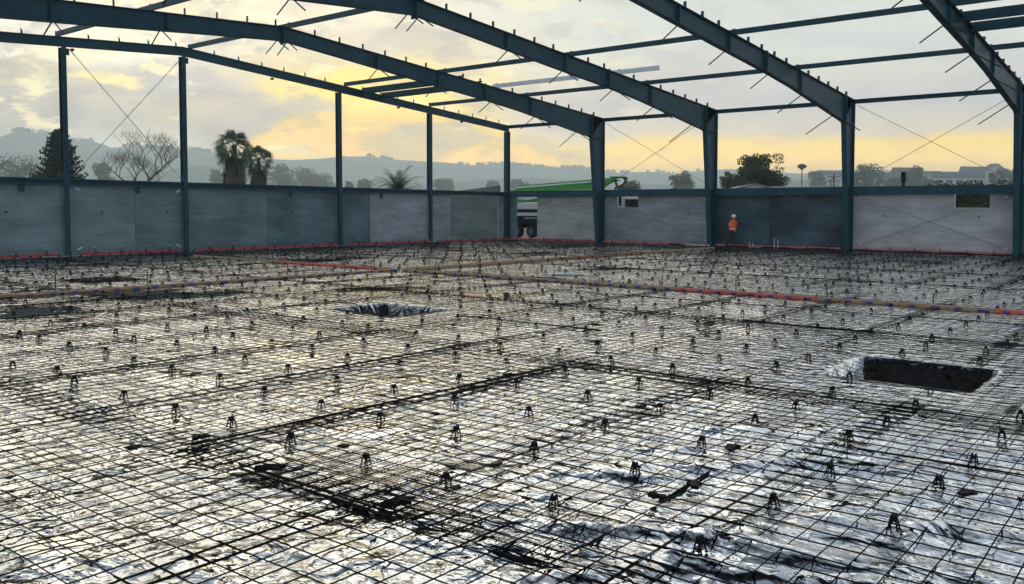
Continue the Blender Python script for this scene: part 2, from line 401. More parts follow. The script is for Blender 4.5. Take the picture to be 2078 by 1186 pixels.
M['hill2'] = mat('wooded_hill', (.09, .125, .10), .95, var=.4, vscale=.01)
FARP = [(-500, 330), (-200, 318), (0, 312), (40, 300), (95, 303), (150, 314), (200, 312), (230, 322), (262, 318), (300, 314), (340, 316), (400, 322), (470, 330), (560, 333), (590, 335), (640, 332), (700, 325), (750, 323), (790, 330), (850, 332), (900, 334), (950, 338), (1000, 336), (1060, 338), (1120, 344), (1170, 341), (1210, 344), (1250, 352), (1290, 350), (1330, 349), (1360, 354), (1430, 346), (1480, 344), (1560, 350), (1620, 353), (1700, 350), (1800, 348), (1900, 352), (2100, 350), (2400, 345)]
ridge('far_hill', FARP, 3300, 900, 'hill', 3)
ridge('middle_hill', [(-500, 345), (0, 352), (60, 362), (120, 372), (200, 378), (300, 366), (380, 352), (420, 350), (500, 362), (560, 372), (640, 376), (760, 372), (900, 376), (1000, 366), (1080, 362), (1150, 366), (1260, 378), (1320, 374), (1450, 376), (1500, 374), (1600, 366), (1680, 362), (2400, 360)], 2300, 500, 'hill2', 8)
ridge('town_hill', [(1560, 432), (1600, 405), (1640, 380), (1680, 366), (1730, 358), (1800, 358), (1880, 366), (1930, 362), (1990, 358), (2040, 352), (2100, 348), (2300, 340), (2600, 360)], 1050, 250, 'hill2', 12, .1)

# ================================================================= BUILDING FRAME
EZ, RZ, HS = 8.30, 10.10, 24.32
sl_ = (RZ-EZ)/HS
def ztop(y): a = min(-y, 2*HS+y) if True else 0; return EZ + sl_*a
bot = [(1.4, 6.95), (8.6, 7.97), (11.6, 8.30), (16.1, 8.70), (21.3, 9.20), (24.32, 9.47)]
def zbot(a): return float(np.interp(a, [b[0] for b in bot], [b[1] for b in bot]))
CLE = [1.10+1.347*k for k in range(18)]
def make_cleat(x, a, side, w=.13, h=.27):
    y = -a if side == 0 else -(2*HS-a); z = EZ+sl_*a
    m = MB(); m.box(x-w/2, x+w/2, y-.006, y+.006, z, z+h); m.box(x-w/2, x-w/2+.012, y+.006, y+.07, z, z+h*.8)
    return m
ords = ['farthest', 'second', 'third', 'fourth', 'nearest']
def rafter_mesh(x, side, prof_top, prof_bot, fw_=.28, tf=.02, tw=.014):
    """tapered I section following top / bottom polylines given as (distance from eave, z)"""
    m = MB(); Y = (lambda a: -a) if side == 0 else (lambda a: -(2*HS-a))
    def strip(pr, z_up, x0, x1, t0, t1):
        poly = [(Y(a), z+t1) for a, z in pr]+[(Y(a), z+t0) for a, z in reversed(pr)]
        m.prism(poly, 0, x0, x1)
    strip(prof_top, 0, x-fw_/2, x+fw_/2, -tf, 0)
    strip(prof_bot, 0, x-fw_/2, x+fw_/2, 0, tf)
    m.prism([(Y(a), z-tf) for a, z in prof_top]+[(Y(a), z+tf) for a, z in reversed(prof_bot)], 0, x-tw/2, x+tw/2)
    return m
def portal(k):
    x = 8.5*k
    e = empty('portal_frame', (x, 0, 0), '%s steel portal frame along the side wall, tapered teal rafters with cleats' % ['', 'second farthest', 'middle', 'second nearest', 'nearest'][k], 'steel frame')
    off = (x, 0, 0)
    for side in (0, 1):
        Y = (lambda a: -a) if side == 0 else (lambda a: -(2*HS-a))
        # column
        m = MB(); fwd = .15
        m.prism([(Y(0), -.1), (Y(.018), -.1), (Y(.018), EZ-.02), (Y(0), EZ-.02)], 0, x-fwd, x+fwd)
        m.prism([(Y(.62), -.1), (Y(.64), -.1), (Y(1.40), 6.95), (Y(1.38), 6.95)], 0, x-fwd, x+fwd)
        m.prism([(Y(.018), -.1), (Y(.62), -.1), (Y(1.38), 6.95), (Y(1.38), EZ+sl_*1.38-.03), (Y(.018), EZ-.03)], 0, x-.007, x+.007)
        m.prism([(Y(.018), 6.93), (Y(1.38), 6.93), (Y(1.38), 6.955), (Y(.018), 6.955)], 0, x-fwd+.01, x+fwd-.01)
        m.box(x-.2, x+.2, min(Y(-.02), Y(.72)), max(Y(-.02), Y(.72)), -.12, -.095)
        m.build('column', 'steel', e, off=off)
        # rafter
        top = [(0.02, EZ), (HS, RZ)]; 
        rafter_mesh(x, side, [(0, EZ), (HS-.0, RZ)], [(1.42, 6.95)]+bot[1:], .28).build('rafter', 'steel', e, off=off)
        for a in (1.41, 11.57):
            m = MB(); m.prism([(Y(a-.022), zbot(a)-.04), (Y(a+.022), zbot(a)-.04), (Y(a+.022), EZ+sl_*a+.05), (Y(a-.022), EZ+sl_*a+.05)], 0, x-.17, x+.17); m.build('end_plate', 'steel2', e, off=off)
        m = MB(); m.prism([(Y(HS-.014), zbot(HS)-.14), (Y(HS-.002), zbot(HS)-.14), (Y(HS-.002), RZ+.02), (Y(HS-.014), RZ+.02)], 0, x-.17, x+.17); m.build('end_plate', 'steel2', e, off=off)
        for a in (7.6, 15.1, 19.2):
            m = MB(); m.prism([(Y(a-.006), zbot(a)+.022), (Y(a+.006), zbot(a)+.022), (Y(a+.006), EZ+sl_*a-.022), (Y(a-.006), EZ+sl_*a-.022)], 0, x-.135, x+.135); m.build('stiffener', 'steel2', e, off=off)
        for a in CLE: make_cleat(x, a, side).build('cleat', 'steel2', e, off=off)
        for a, dx, dzz in ((2.9, 1.55, .92), (7.1, 1.25, .74), (11.0, .95, .55), (15.2, .85, .5), (19.0, .78, .45), (24.05, .8, .46)):
            for s_ in (-1, 1):
                j = random.uniform(.9, 1.08); z0 = zbot(a); p = (x+s_*.05, Y(a)+random.uniform(-.05, .05), z0+.03); q = (x+s_*dx*j, Y(a)+random.uniform(-.05, .05), z0-dzz*j)
                MB().bar(p, q, .05, .012).bar(p, q, .012, .05).build('fly_brace', 'steel2', e, off=off)
    return e
for k in (1, 2, 3, 4): portal(k)
# end frame: shallow uniform rafters carried on gable posts
e = empty('end_frame', (0, 0, 0), 'shallow end rafter frame over the far gable wall with thin cleats', 'steel frame')
for side in (0, 1):
    Y = (lambda a: -a) if side == 0 else (lambda a: -(2*HS-a))
    m = rafter_mesh(0, side, [(.0, EZ-.02), (HS, RZ+.05)], [(0.0, EZ-.46), (HS, RZ-.38)], .2); m.build('rafter', 'steel', e)
    m = MB(); m.prism([(Y(0), -.15), (Y(.016), -.15), (Y(.016), EZ-.47), (Y(0), EZ-.47)], 0, -.13, .13); m.prism([(Y(.40), -.15), (Y(.416), -.15), (Y(.416), EZ-.47), (Y(.40), EZ-.47)], 0, -.13, .13)
    m.prism([(Y(.016), -.15), (Y(.40), -.15), (Y(.40), EZ-.47), (Y(.016), EZ-.47)], 0, -.006, .006); m.box(-.18, .18, min(Y(-.03), Y(.45)), max(Y(-.03), Y(.45)), -.17, -.15); m.build('column', 'steel', e)
    for a in CLE: make_cleat(0, a, side, .05, .27).build('cleat', 'steel2', e)
    for a in (4.8, 10.4, 19.3):
        MB().box(-.14, .04, Y(a)-.05, Y(a)+.05, EZ+sl_*a-.56, EZ+sl_*a-.45).build('bracket', 'steel', e)
GP = [(7.81, 'gable post between the corner and its neighbour, nearest the corner'), (14.99, 'gable post at mid slope of the far end wall'), (24.32, 'ridge gable post, right post of the cross braced bay'), (29.77, 'gable post left of the cross braced bay on the far end wall')]
for a, lab in GP:
    zt = (EZ+sl_*min(a, 2*HS-a))-.45+.02
    e = empty('gable_post', (0, -a, 0), 'teal '+lab, 'steel post', 'posts carrying the far gable rafter')
    m = MB(); m.box(.15, .168, -.1, .1, -.15, zt); m.box(-.168, -.15, -.1, .1, -.15, zt); m.box(-.15, .15, -.005, .005, -.15, zt); m.build('shaft', 'steel', e)
    m = MB(); m.box(-.26, .26, -.17, .17, -.18, -.151)
    for sx in (-.2, .2):
        for sy in (-.12, .12): m.box(sx-.02, sx+.02, sy-.02, sy+.02, -.151, -.1)
    m.build('base_plate', 'steel2', e)
    if a in (24.32, 29.77):
        MB().box(.17, .182, -.22, .02, 3.43, 3.75).build('gusset', 'steel', e); MB().box(.17, .182, -.02, .22, zt-.35, zt-.05).build('gusset', 'steel', e)

# girts on top of the walls
def girt_end(a0, a1, lab):
    m = MB(); y0, y1 = -a1+.11, -a0-.11
    m.box(-.05, .15, y0, y1, 3.40, 3.415); m.box(-.05, -.035, y0, y1, 3.12, 3.40); m.box(-.035, .15, y0, y1, 3.12, 3.135); m.box(.138, .15, y0, y1, 3.135, 3.19); m.box(.138, .15, y0, y1, 3.34, 3.40)
    o = m.build('wall_girt', 'steel', off=(0, -a0, 3.1)); o.location = (0, -a0, 3.1); tag(o, lab, 'steel girt', 'girts along the tops of the walls')
    return o
gl = [(0.3, 7.81, 'horizontal teal girt on the end wall beside the corner, over the opening'), (7.81, 14.99, 'horizontal teal girt above the pale end wall panel'), (14.99, 24.32, 'horizontal teal girt in front of the two fan palms'), (24.32, 29.77, 'horizontal teal girt under the bare tree in the cross braced end bay'), (29.77, 38.0, 'horizontal teal girt running out of the left edge of the photo')]
for a0, a1, lab in gl: girt_end(a0, a1, lab)
for a, w in ((31.5, .22), (26.6, .2), (18.24, .2), (11.82, .15)):
    o = MB().box(-.02, .0, -w/2, w/2, -.33, 0).box(0, .1, -w/2, w/2, -.012, 0).build('connection_plate', 'steel')
    o.location = (.0, -a, 3.118); tag(o, 'small steel plate hanging under the girt %s' % {31.5: 'at the far left edge', 26.6: 'over the panel joint below the bare tree', 18.24: 'between the ridge post and the next post right', 11.82: 'above the pale panel'}[a], 'plate', 'plates hanging under the end girt')
sl2 = ['doorway and pump truck', 'small window with the truck cab', 'person in orange', 'window with the dark hedge', 'right edge of the photo']
for k in range(5):
    x0 = 8.5*k+(.15 if k else .2); x1 = 8.5*(k+1)-.15
    m = MB(); m.box(x0, x1, -.3, -.02, 3.48, 3.5); m.box(x0, x1, -.29, -.275, 3.07, 3.48); m.box(x0, x1, -.3, -.02, 3.05, 3.07); m.box(x0, x1, -.045, -.02, 3.07, 3.48)
    o = m.build('wall_beam', 'steel', off=(x0, 0, 3.05)); o.location = (x0, 0, 3.05); tag(o, 'deep teal beam on the side wall above the '+sl2[k], 'steel beam', 'beams along the top of the side wall')

# purlins
def cee(p, q, d, w, t=.012):
    """channel lying on the roof slope, web vertical"""
    m = MB(); p = Vector(p); q = Vector(q)
    m.bar(p, q, t, d); lat = Vector((0, 1, 0))
    for s_ in (-1, 1):
        o = Vector((0, w/2, s_*(d/2-t/2))); m.bar(p+o, q+o, w, t)
    for s_ in (-1, 1):
        o = Vector((0, w-t/2, s_*(d/2-.025))); m.bar(p+o, q+o, t, .05)
    return m
def purlin(a, side, x0, x1, d, w, lab, mt='steel', dzz=0.0, g='roof purlins'):
    y = -a if side == 0 else -(2*HS-a); z = EZ+sl_*a+d/2+.015+dzz
    o = cee((0, 0, 0), (x1-x0, 0, 0), d, w).build('roof_purlin', mt); o.location = (x0, y, z)
    return tag(o, lab, 'purlin', g)
bays = ['farthest roof bay', 'second roof bay from the end wall', 'middle roof bay', 'roof bay before the nearest frame', 'rightmost roof bay of the photo']
for k in range(5):
    x0, x1 = 8.5*k+.02, 8.5*(k+1)-.02
    purlin(.03, 0, x0, x1, .24, -.09, 'teal eaves beam in the %s' % bays[k], dzz=-.24)
    purlin(7.84, 0, x0, x1, .22, .08, 'lower purlin above the eaves in the %s' % bays[k])
    if k != 2 or True: purlin(14.57, 0, x0, x1, .22, .08, 'mid slope purlin in the %s' % bays[k])
    purlin(24.0, 0, x0, x1, .22, .08, 'ridge purlin in the %s' % bays[k], 'steel2')
    if k < 2:
        purlin(18.61, 1, x0, x1, .22, .08, 'left slope purlin near the ridge in the %s' % bays[k], 'steel2')
        purlin(11.87, 1, x0, x1, .28, .1, 'deep purlin low on the left slope in the %s' % bays[k], 'steel2')
purlin(10.53, 0, 8.2, 19.4, .22, .08, 'shiny galvanised purlin overhanging the middle frame', 'galv')
for k in (0, 4):
    for a, nm in ((13.3, 'upper'), (11.8, 'lower')):
        purlin(a, 0, 8.5*k+.02, 8.5*(k+1)-.02, .36, .14, '%s of two heavy struts in the %s' % (nm, bays[k]), dzz=-.22)

# bracing rods
def rod(p, q, lab):
    p = Vector(p); q = Vector(q)
    e = empty('brace_rod', p, lab, 'brace rod', 'diagonal wall brace rods'); d = q-p
    MB().tube([(0, 0, 0), tuple(d)], .014, 6).build('rod', 'rod', e)
    for t in (.035, .965):
        c = d*t; n = d.normalized()*.11; MB().tube([tuple(c-n), tuple(c+n)], .028, 8).build('turnbuckle', 'galv', e)
rod((.18, -29.55, 9.2), (.18, -24.6, 3.6), 'upper end wall brace rod falling to the right in front of the bare tree')
rod((.21, -24.55, 9.45), (.21, -29.5, 3.6), 'upper end wall brace rod rising to the right in front of the bare tree')
rod((.18, -29.5, 3.05), (.18, -24.6, .15), 'lower end wall brace rod falling to the right across the panel joint')
rod((.21, -24.6, 3.05), (.21, -29.5, .15), 'lower end wall brace rod rising to the right across the panel joint')
for x0, nm in ((8.5, 'beside the pump truck boom'), (25.5, 'by the window with the dark hedge')):
    rod((x0+.25, -.12, 8.0), (x0+8.2, -.12, 3.65), 'upper side wall brace rod falling to the right '+nm)
    rod((x0+8.25, -.17, 8.0), (x0+.3, -.17, 3.65), 'upper side wall brace rod rising to the right '+nm)
    rod((x0+.3, -.12, 3.0), (x0+8.2, -.12, .2), 'lower side wall brace rod falling to the right '+nm)
    rod((x0+8.2, -.17, 3.0), (x0+.3, -.17, .2), 'lower side wall brace rod rising to the right '+nm)

# ================================================================= CONCRETE PANELS
def panel_y(x0, x1, lab, mt, z1=3.42, holes=None, z0=-.4):
    m = MB(); y0, y1 = .06, .21
    if holes:
        hx0, hx1, hz0, hz1 = holes
        m.box(x0, hx0, y0, y1, z0, z1); m.box(hx1, x1, y0, y1, z0, z1); m.box(hx0, hx1, y0, y1, z0, hz0)
        if hz1 < z1: m.box(hx0, hx1, y0, y1, hz1, z1)
    else: m.box(x0, x1, y0, y1, z0, z1)
    o = m.build('precast_wall', mt, off=(x0, 0, 0)); o.location = (x0, 0, 0)
    for q in (.22, .78):
        if x1-x0 > 2: MB().tube([((x1-x0)*q, .055, 1.9), ((x1-x0)*q, .061, 1.9)], .045, 10).build('lifting_point', 'blackp', o)
    return tag(o, lab, 'concrete panel', 'precast wall panels')
base = (.30, .315, .325)
panel_y(.0, .64, 'narrow grey concrete pier between corner column and doorway', concrete('concrete_a', (0.120, 0.190, 0.210), 1))
panel_y(2.67, 8.48, 'grey concrete panel right of the doorway with pale streaks', concrete('concrete_b', (0.351, 0.378, 0.358), 2))
panel_y(8.50, 16.98, 'concrete panel with small window showing the white truck cab', concrete('concrete_c', (0.247, 0.280, 0.305), 3), holes=(9.59, 11.33, 2.34, 3.2))
panel_y(17.0, 20.6, 'dark damp concrete panel behind the person in orange', concrete('concrete_d', (0.047, 0.089, 0.110), 4, .5))
panel_y(20.61, 25.48, 'dark damp concrete panel with a cloudy pale stain, right of the person', concrete('concrete_e', (0.066, 0.110, 0.138), 5, .6))
panel_y(25.5, 33.98, 'pale grey concrete panel with window onto the dark hedge', concrete('concrete_f', (0.420, 0.427, 0.435), 6), holes=(30.91, 32.62, 2.36, 3.2))
panel_y(34.0, 42.5, 'dark concrete panel at the right edge of the photo', concrete('concrete_g', (0.077, 0.121, 0.143), 7, .3))
def panel_x(a0, a1, lab, mt, z1=3.30):
    o = MB().box(-.25, -.1, -a1, -a0-.012, -.4, z1).build('precast_wall', mt, off=(0, -a0, 0)); o.location = (0, -a0, 0)
    for q in (.22, .78):
        if a1-a0 > 2: MB().tube([(-.101, -(a1-a0)*q, 1.9), (-.094, -(a1-a0)*q, 1.9)], .045, 10).build('lifting_point', 'blackp', o)
    return tag(o, lab, 'concrete panel', 'precast wall panels')
panel_x(.02, 1.0, 'narrow concrete strip of the end wall beside the corner column', concrete('concrete_h', (0.220, 0.264, 0.275), 8))
panel_x(5.84, 12.64, 'pale violet grey end wall panel left of the opening', concrete('concrete_i', (0.279, 0.318, 0.349), 9))
panel_x(12.64, 19.66, 'dark end wall panel either side of the mid slope gable post', concrete('concrete_j', (0.112, 0.188, 0.210), 10, .35))
panel_x(19.66, 26.7, 'grey green end wall panel either side of the ridge gable post', concrete('concrete_k', (0.145, 0.225, 0.239), 11, .2))
panel_x(26.7, 33.6, 'grey end wall panel left of the ridge post, joint below the bare tree', concrete('concrete_l', (0.168, 0.238, 0.252), 12))
panel_x(33.6, 40.6, 'end wall panel at the far left edge of the photo', concrete('concrete_m', (0.140, 0.210, 0.224), 13))
o = MB().prism([(-7.5, -.3), (-1.1, -.3), (-1.1, 3.93), (-7.5, 3.40)], 1, .1, .28).build('raking_concrete_wall', concrete('concrete_n', (0.130, 0.176, 0.169), 14), off=(-1.1, 0, 0)); o.location = (-1.1, 0, 0)
tag(o, 'darker concrete wall with sloping top seen through the opening beside the corner', 'concrete wall')

# ================================================================= SLAB BED
PITS = [(27.7, -34.65, 1.0, .75, .24), (38.45, -35.0, .85, .8, .45), (24.75, -24.8, .5, .45, .14),]
def lowz(x, y, pk=1.6, pw=.05):
    z = -.20*np.clip(1-(-y-.35)/1.6, 0, 1)**.7 - .16*np.clip(1-(x-.35)/1.6, 0, 1)**.7
    z = np.maximum(z, -.22)
    for cx, cy, rx, ry, d in PITS:
        q = np.maximum(np.abs((x-cx)/rx), np.abs((y-cy)/ry)); z = z - d*pk*(1-np.clip((q-1+pw)/(2*pw), 0, 1))*(q < 1+pw)
    return z
def memz(x, y):
    n1 = fbm(x*.9+3, y*.75, 3, 21)-.5
    w = fbm(x*.5, y*.5, 2, 77)*1.6
    r1 = 1-np.abs(2*fbm(x*1.15+w, y*1.7-w, 3, 31)-1)          # folds
    r2 = 1-np.abs(2*fbm(x*3.1+w*2, y*4.0, 3, 41)-1)
    amp = np.clip((fbm(x*.28, y*.28, 2, 51)-.30)*3.4, .15, 1.25)
    near = np.clip((x-32)/9, 0, 1)*np.clip((-y-36)/9, 0, 1)
    f = .014*n1 + amp*(.038*(r1**4) + .004*(r2**3))*(.6+.7*near)
    # long soft folds, strongest toward the lower right where the sheet has crept
    r3 = 1-np.abs(2*fbm(x*.55+y*.35+w*.5, y*2.1-x*.8+w*.4, 2, 91)-1)
    crept = np.clip((x-35.5)/3.5, 0, 1)*np.clip((-y-37)/2.5, 0, 1)
    f = f + crept*.075*r3**3.0
    for cx, cy, rx, ry, d in PITS:
        q = np.maximum(np.abs((x-cx)/rx), np.abs((y-cy)/ry)); f = f*np.clip((q-.9)/.5, 0.05, 1)
    pool = fbm(x*.33+9, y*.33+4, 3, 61)
    lvl = -.004+.014*np.clip((pool-.45)*4, -.5, 1)
    for cx, cy, rx, ry in ((37.55, -41.35, .62, .42), (37.0, -42.15, 1.1, .28), (35.2, -41.2, .5, .5), (33.8, -39.5, .7, .5), (36.0, -44.2, .7, .4), (34.9, -44.9, .6, .4), (38.9, -40.6, .5, .35), (31.5, -41.0, .9, .6), (36.9, -38.2, .6, .4)):
        lvl = np.maximum(lvl, .030-.05*(((x-cx)/rx)**2+((y-cy)/ry)**2+.8*(fbm(x*2.2, y*2.2, 2, 8)-.5)))
    wet = np.clip((lvl-f)/.006, 0, 1)
    f = np.maximum(f, lvl)
    return lowz(x, y)+f, wet
xs = np.concatenate([np.arange(.3, 26.2, .17), np.arange(26.2, 29.2, .06), np.arange(29.2, 31, .17), np.arange(31, 43.2, .06)]); ys = np.concatenate([np.arange(-46.6, -33.4, .06), np.arange(-33.4, -.25, .17)])
GX, GY = np.meshgrid(xs, ys, indexing='ij'); GZ, WET = memz(GX, GY)
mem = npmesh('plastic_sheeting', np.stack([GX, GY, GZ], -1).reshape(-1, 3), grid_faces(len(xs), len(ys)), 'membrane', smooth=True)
at_ = mem.data.attributes.new('wet', 'FLOAT', 'POINT'); at_.data.foreach_set('value', WET.astype(np.float32).ravel())
tag(mem, 'wet wrinkled black plastic sheeting covering the whole slab bed, reflecting the sky', 'plastic sheeting')

# reinforcing mesh sheets -------------------------------------------------
def in_view(x, y, z=0, mg=120):
    d = Vector((x, y, z))-CAM; zz = d.dot(fw)
    if zz < .3: return False
    px = 1202.84+F_PX*d.dot(R2)/zz; py = 509.36-F_PX*d.dot(U2)/zz
    return -mg < px < 2078+mg and py < 1186+mg*1.5
def bars_np(polys, r):
    """polys: array (n, k, 3) polylines -> square section tubes"""
    P = np.asarray(polys, dtype=float); n, k, _ = P.shape
    d = P[:, -1]-P[:, 0]; d[:, 2] = 0; d /= np.linalg.norm(d, axis=1)[:, None]
    lat = np.stack([-d[:, 1], d[:, 0], 0*d[:, 0]], 1)[:, None, :]*r; up = np.array([0, 0, 1.])*r
    ring = np.stack([P-lat, P-up, P+lat, P+up], 2)                # n,k,4,3
    V = ring.reshape(-1, 3)
    b = (np.arange(n)[:, None, None]*k*4 + np.arange(k-1)[None, :, None]*4); j = np.arange(4)[None, None, :]; j2 = (j+1) % 4
    Fq = np.stack([b+j, b+j2, b+4+j2, b+4+j], -1).reshape(-1, 4)
    return V, Fq
def sheet(x0, y0, nx, ny, sp, lift, name='reinforcing_mesh', r=None, jit=.0):
    r = r or float(np.interp(math.hypot(x0+1-CAM.x, y0+3-CAM.y), [5, 12, 30], [.0054, .0040, .0024]))
    ln = (ny-1)*sp; wd = (nx-1)*sp; kk = max(3, int(ln/.3)); k2 = max(3, int(wd/.3)); a = random.uniform(-.002, .002)+jit
    s1 = random.randint(0, 999)
    def Z(X, Y):
        f_ = memz(X, Y)[0]-lowz(X, Y); cr_ = np.clip((X-35.5)/3.5, 0, 1)*np.clip((-Y-37)/2.5, 0, 1)
        return lowz(X, Y, .28, .35) + lift + (.5-.3*cr_)*f_ + .044*cr_ + .008*fbm(X*.9, Y*.9, 2, s1) + .016
    ys_ = np.linspace(-.06, ln+.06, kk); P1 = []
    for i in range(nx):
        X = np.full(kk, x0+i*sp)+rng.normal(0, .004)+.006*(fbm(ys_*1.3, ys_*0+i, 2, s1)-.5)+a*ys_; Y = y0+ys_; P1.append(np.stack([X, Y, Z(X, Y)], 1))
    xs_ = np.linspace(-.06, wd+.06, k2); P2 = []
    for i in range(ny):
        Y = np.full(k2, y0+i*sp)+rng.normal(0, .004)+.006*(fbm(xs_*1.3, xs_*0+i, 2, s1+5)-.5)-a*xs_; X = x0+xs_; P2.append(np.stack([X, Y, Z(X, Y)+.0105], 1))
    V1, F1 = bars_np(P1, r); V2, F2 = bars_np(P2, r)
    V = np.concatenate([V1, V2]); V[:, 0] -= x0; V[:, 1] -= y0
    o = npmesh(name, V, np.concatenate([F1, F2+len(V1)]), 'rebar'); o.location = (x0, y0, 0); return o
PX, PY = 2.2, 5.3
for i in range(-1, 20):
    for j in range(-1, 9):
        x0 = 34.62-PX*15+PX*i-.1; y0 = -42.65+PY*j
        x1 = x0+2.4; y1 = y0+5.6
        if x1 > 44.5 or y0 < -49: continue
        if not any(in_view(a, b) for a in (x0, (x0+x1)/2, x1) for b in (y0, (y0+y1)/2, y1)): continue
        nx, ny = 13, 29
        xa, ya = x0, y0
        while xa < .45: xa += .2; nx -= 1
        while ya+(ny-1)*.2 > -.5: ny -= 1
        if nx < 3 or ny < 3: continue
        o = sheet(xa, ya, nx, ny, .2, .006*((i+j) % 2)+.004*(i % 2))
        tag(o, 'rusty dark welded mesh sheet of 200 mm squares lapped over its neighbours', 'steel mesh', 'mesh sheets covering the slab bed')
o = sheet(35.6, -42.6, 31, 8, .1, .02, r=.0026); tag(o, 'close spaced extra steel mesh strip beside the thick black bundle in the foreground', 'steel mesh')

o = sheet(15.2, -36.0, 14, 13, .13, .02, r=.005); tag(o, 'dense dark patch of extra mesh beyond the left joint board', 'steel mesh')
# trimmer bundles: heavy bars and torn black sheeting outlining the thickening
def bundle(p, q, n, w, lab, strip=True, thick=.006):
    thick = min(thick, .0055)
    p = Vector(p); q = Vector(q); d = (q-p); L_ = d.length; d.normalize(); lat = Vector((-d.y, d.x, 0))
    m = MB()
    for i in range(n):
        o = lat*random.uniform(-w/2, w/2); s = random.uniform(-.15, .15); k = 8; pts = []
        for t in range(k+1):
            c = p+d*(s+L_*t/k)+o+lat*random.uniform(-.008, .008); pts.append((c.x-p.x, c.y-p.y, float(lowz(np.array([c.x]), np.array([c.y]))[0])+.034+.006*(i % 3)+random.uniform(0, .006)))
        m.tube(pts, thick, 5)
    e = empty('rebar_bundle', (p.x, p.y, 0), lab, 'steel bars'); m.build('bars', 'rebar', e)
    if strip:
        m = MB(); k = int(L_/.07); base_ = 0
        for t in range(k):
            c = p+d*(L_*(t+.5)/k); w0 = w*(.04+.62*float(fbm(np.array([t*.13]), np.array([p.x]), 2, 3)[0])); z = .026+random.uniform(0, .012)
            a = c-d*.036-lat*w0*.5; b = c+d*.036-lat*w0*.5*random.uniform(.7, 1.2); c2 = c+d*.04+lat*w0*.5; dd = c-d*.04+lat*w0*.5*random.uniform(.7, 1.2)
            pts = [(v.x-p.x, v.y-p.y) for v in (a, b, c2, dd)]; m.prism(pts, 2, z, z+.006)
        m.build('torn_sheeting', 'blackp', e)
bundle((35.35, -42.62, 0), (38.75, -42.6, 0), 4, .11, 'thick black bundle of bars on the near floor, slanting to the bottom edge')
bundle((34.4, -42.5, 0), (34.62, -37.5, 0), 3, .08, 'dark bar bundle running up the floor from lower left toward the middle', True)
bundle((34.6, -37.32, 0), (41.2, -37.25, 0), 3, .06, 'dark bar bundle running to the right edge below the deep pit', False, .011)
bundle((38.5, -42.3, 0), (38.35, -39.6, 0), 2, .09, 'short dark bar bundle with torn black scraps near lower right')
bundle((36.7, -39.15, 0), (41.0, -39.0, 0), 2, .04, 'thin dark line of bars across the right foreground', False, .01)
bundle((34.75, -39.7, 0), (34.75, -37.9, 0), 2, .08, 'short dark scrap line in the middle of the floor')
for i, (y, x0, x1) in enumerate([(-32.0, 20, 40), (-26.7-2.6, 22, 41), (-21.4, 20, 40), (-16.1, 20, 38), (-34.7, 20, 33), (-36.9, 18, 31)]):
    bundle((x0, y, 0), (x1, y+.1, 0), 2, .05, 'dark lap bars crossing the floor %s' % ['just beyond the deep pit at right', 'between the deep pit and the blue capped timber', 'first row beyond the blue capped timber', 'far row near the side wall', 'left of the dark hollow', 'at the left edge before the hollow'][i], False, .012)
for i, (x, y0, y1) in enumerate([(30.2, -42, -28), (25.8, -42, -28), (32.4, -40.5, -28), (23.6, -41, -28), (28.0, -37.5, -35.8), (21.4, -40, -28)]):
    bundle((x, y0, 0), (x+.05, y1, 0), 2, .05, 'dark lap bars running away to the blue capped timber, %s' % ['fourth nearest line', 'second farthest line', 'third nearest line', 'farther line', 'short piece by the hollow', 'farthest line'][i], False, .011)

# bar chairs --------------------------------------------------------------
def chair_mesh():
    m = MB(); H = .10
    for sx, sy in ((1, 1), (1, -1), (-1, 1), (-1, -1)):
        m.tube([(sx*.036, sy*.036, 0), (sx*.026, sy*.026, .06), (sx*.018, sy*.018, .085)], [.007, .008, .010], 5)
        m.box(sx*.036-.012, sx*.036+.012, sy*.036-.012, sy*.036+.012, 0, .005)
    for z, r in ((.03, .031),):
        m.tube([(r, r, z), (r, -r, z), (-r, -r, z), (-r, r, z), (r, r, z)], .0035, 4, False)
    m.box(-.024, .024, -.024, .024, .062, .074)
    m.box(-.024, -.011, -.022, .022, .074, .112); m.box(.011, .024, -.022, .022, .074, .112); m.box(-.011, .011, -.022, .022, .074, .088)
    return m
cb = chair_mesh(); co = cb.build('bar_chair', 'blackp'); cm = co.data
near_px = [(905,980),(1083,918),(1288,968),(1123,1038),(1570,1028),(1420,1122),(1683,962),(1813,1088),(1903,1003),(1975,938),(2033,887),(1722,897),(1532,859),(1423,908),(1228,870),(926,880),(743,935),(590,893),(773,850),(652,820),(470,858),(357,829),(251,801),(151,774),(537,795),(684,768),(922,812),(1073,838),(1193,802),(1340,832),(1440,795),(1614,824),(1799,854),(1858,819),(1688,792),(1296,775),(1518,771),(800,790),(932,765)]
def ground_pt(x, y, z=0.):
    r = ray(x, y); t = (z-CAM.z)/r.z; return CAM+r*t
pos = [ground_pt(x, y+12) for x, y in near_px]; pos = [(p.x, p.y) for p in pos]
g0 = (4.7079*8.5, -4.9301*8.5); sp = 1.005
for i in range(-6, 42):
    for j in range(0, 46):
        x = g0[0]-i*sp+random.uniform(-.09, .09); y = g0[1]+j*sp+random.uniform(-.09, .09)
        if x < 1 or y > -1.2 or x > 43 or y < -46.3 or not in_view(x, y, 0, 10): continue
        if any((x-a)**2+(y-b)**2 < .3 for a, b in pos): continue
        if abs(x-19.5) < .25 or abs(y+27.2) < .25: continue
        pos.append((x, y))
pos.sort(key=lambda p: (p[0]-CAM.x)**2+(p[1]-CAM.y)**2)
lab = 'small black plastic bar chair standing up through the steel mesh'; grp = 'bar chairs spread over the slab bed'; CS = .78
def cz(x, y): return float(memz(np.array([x]), np.array([y]))[0][0])
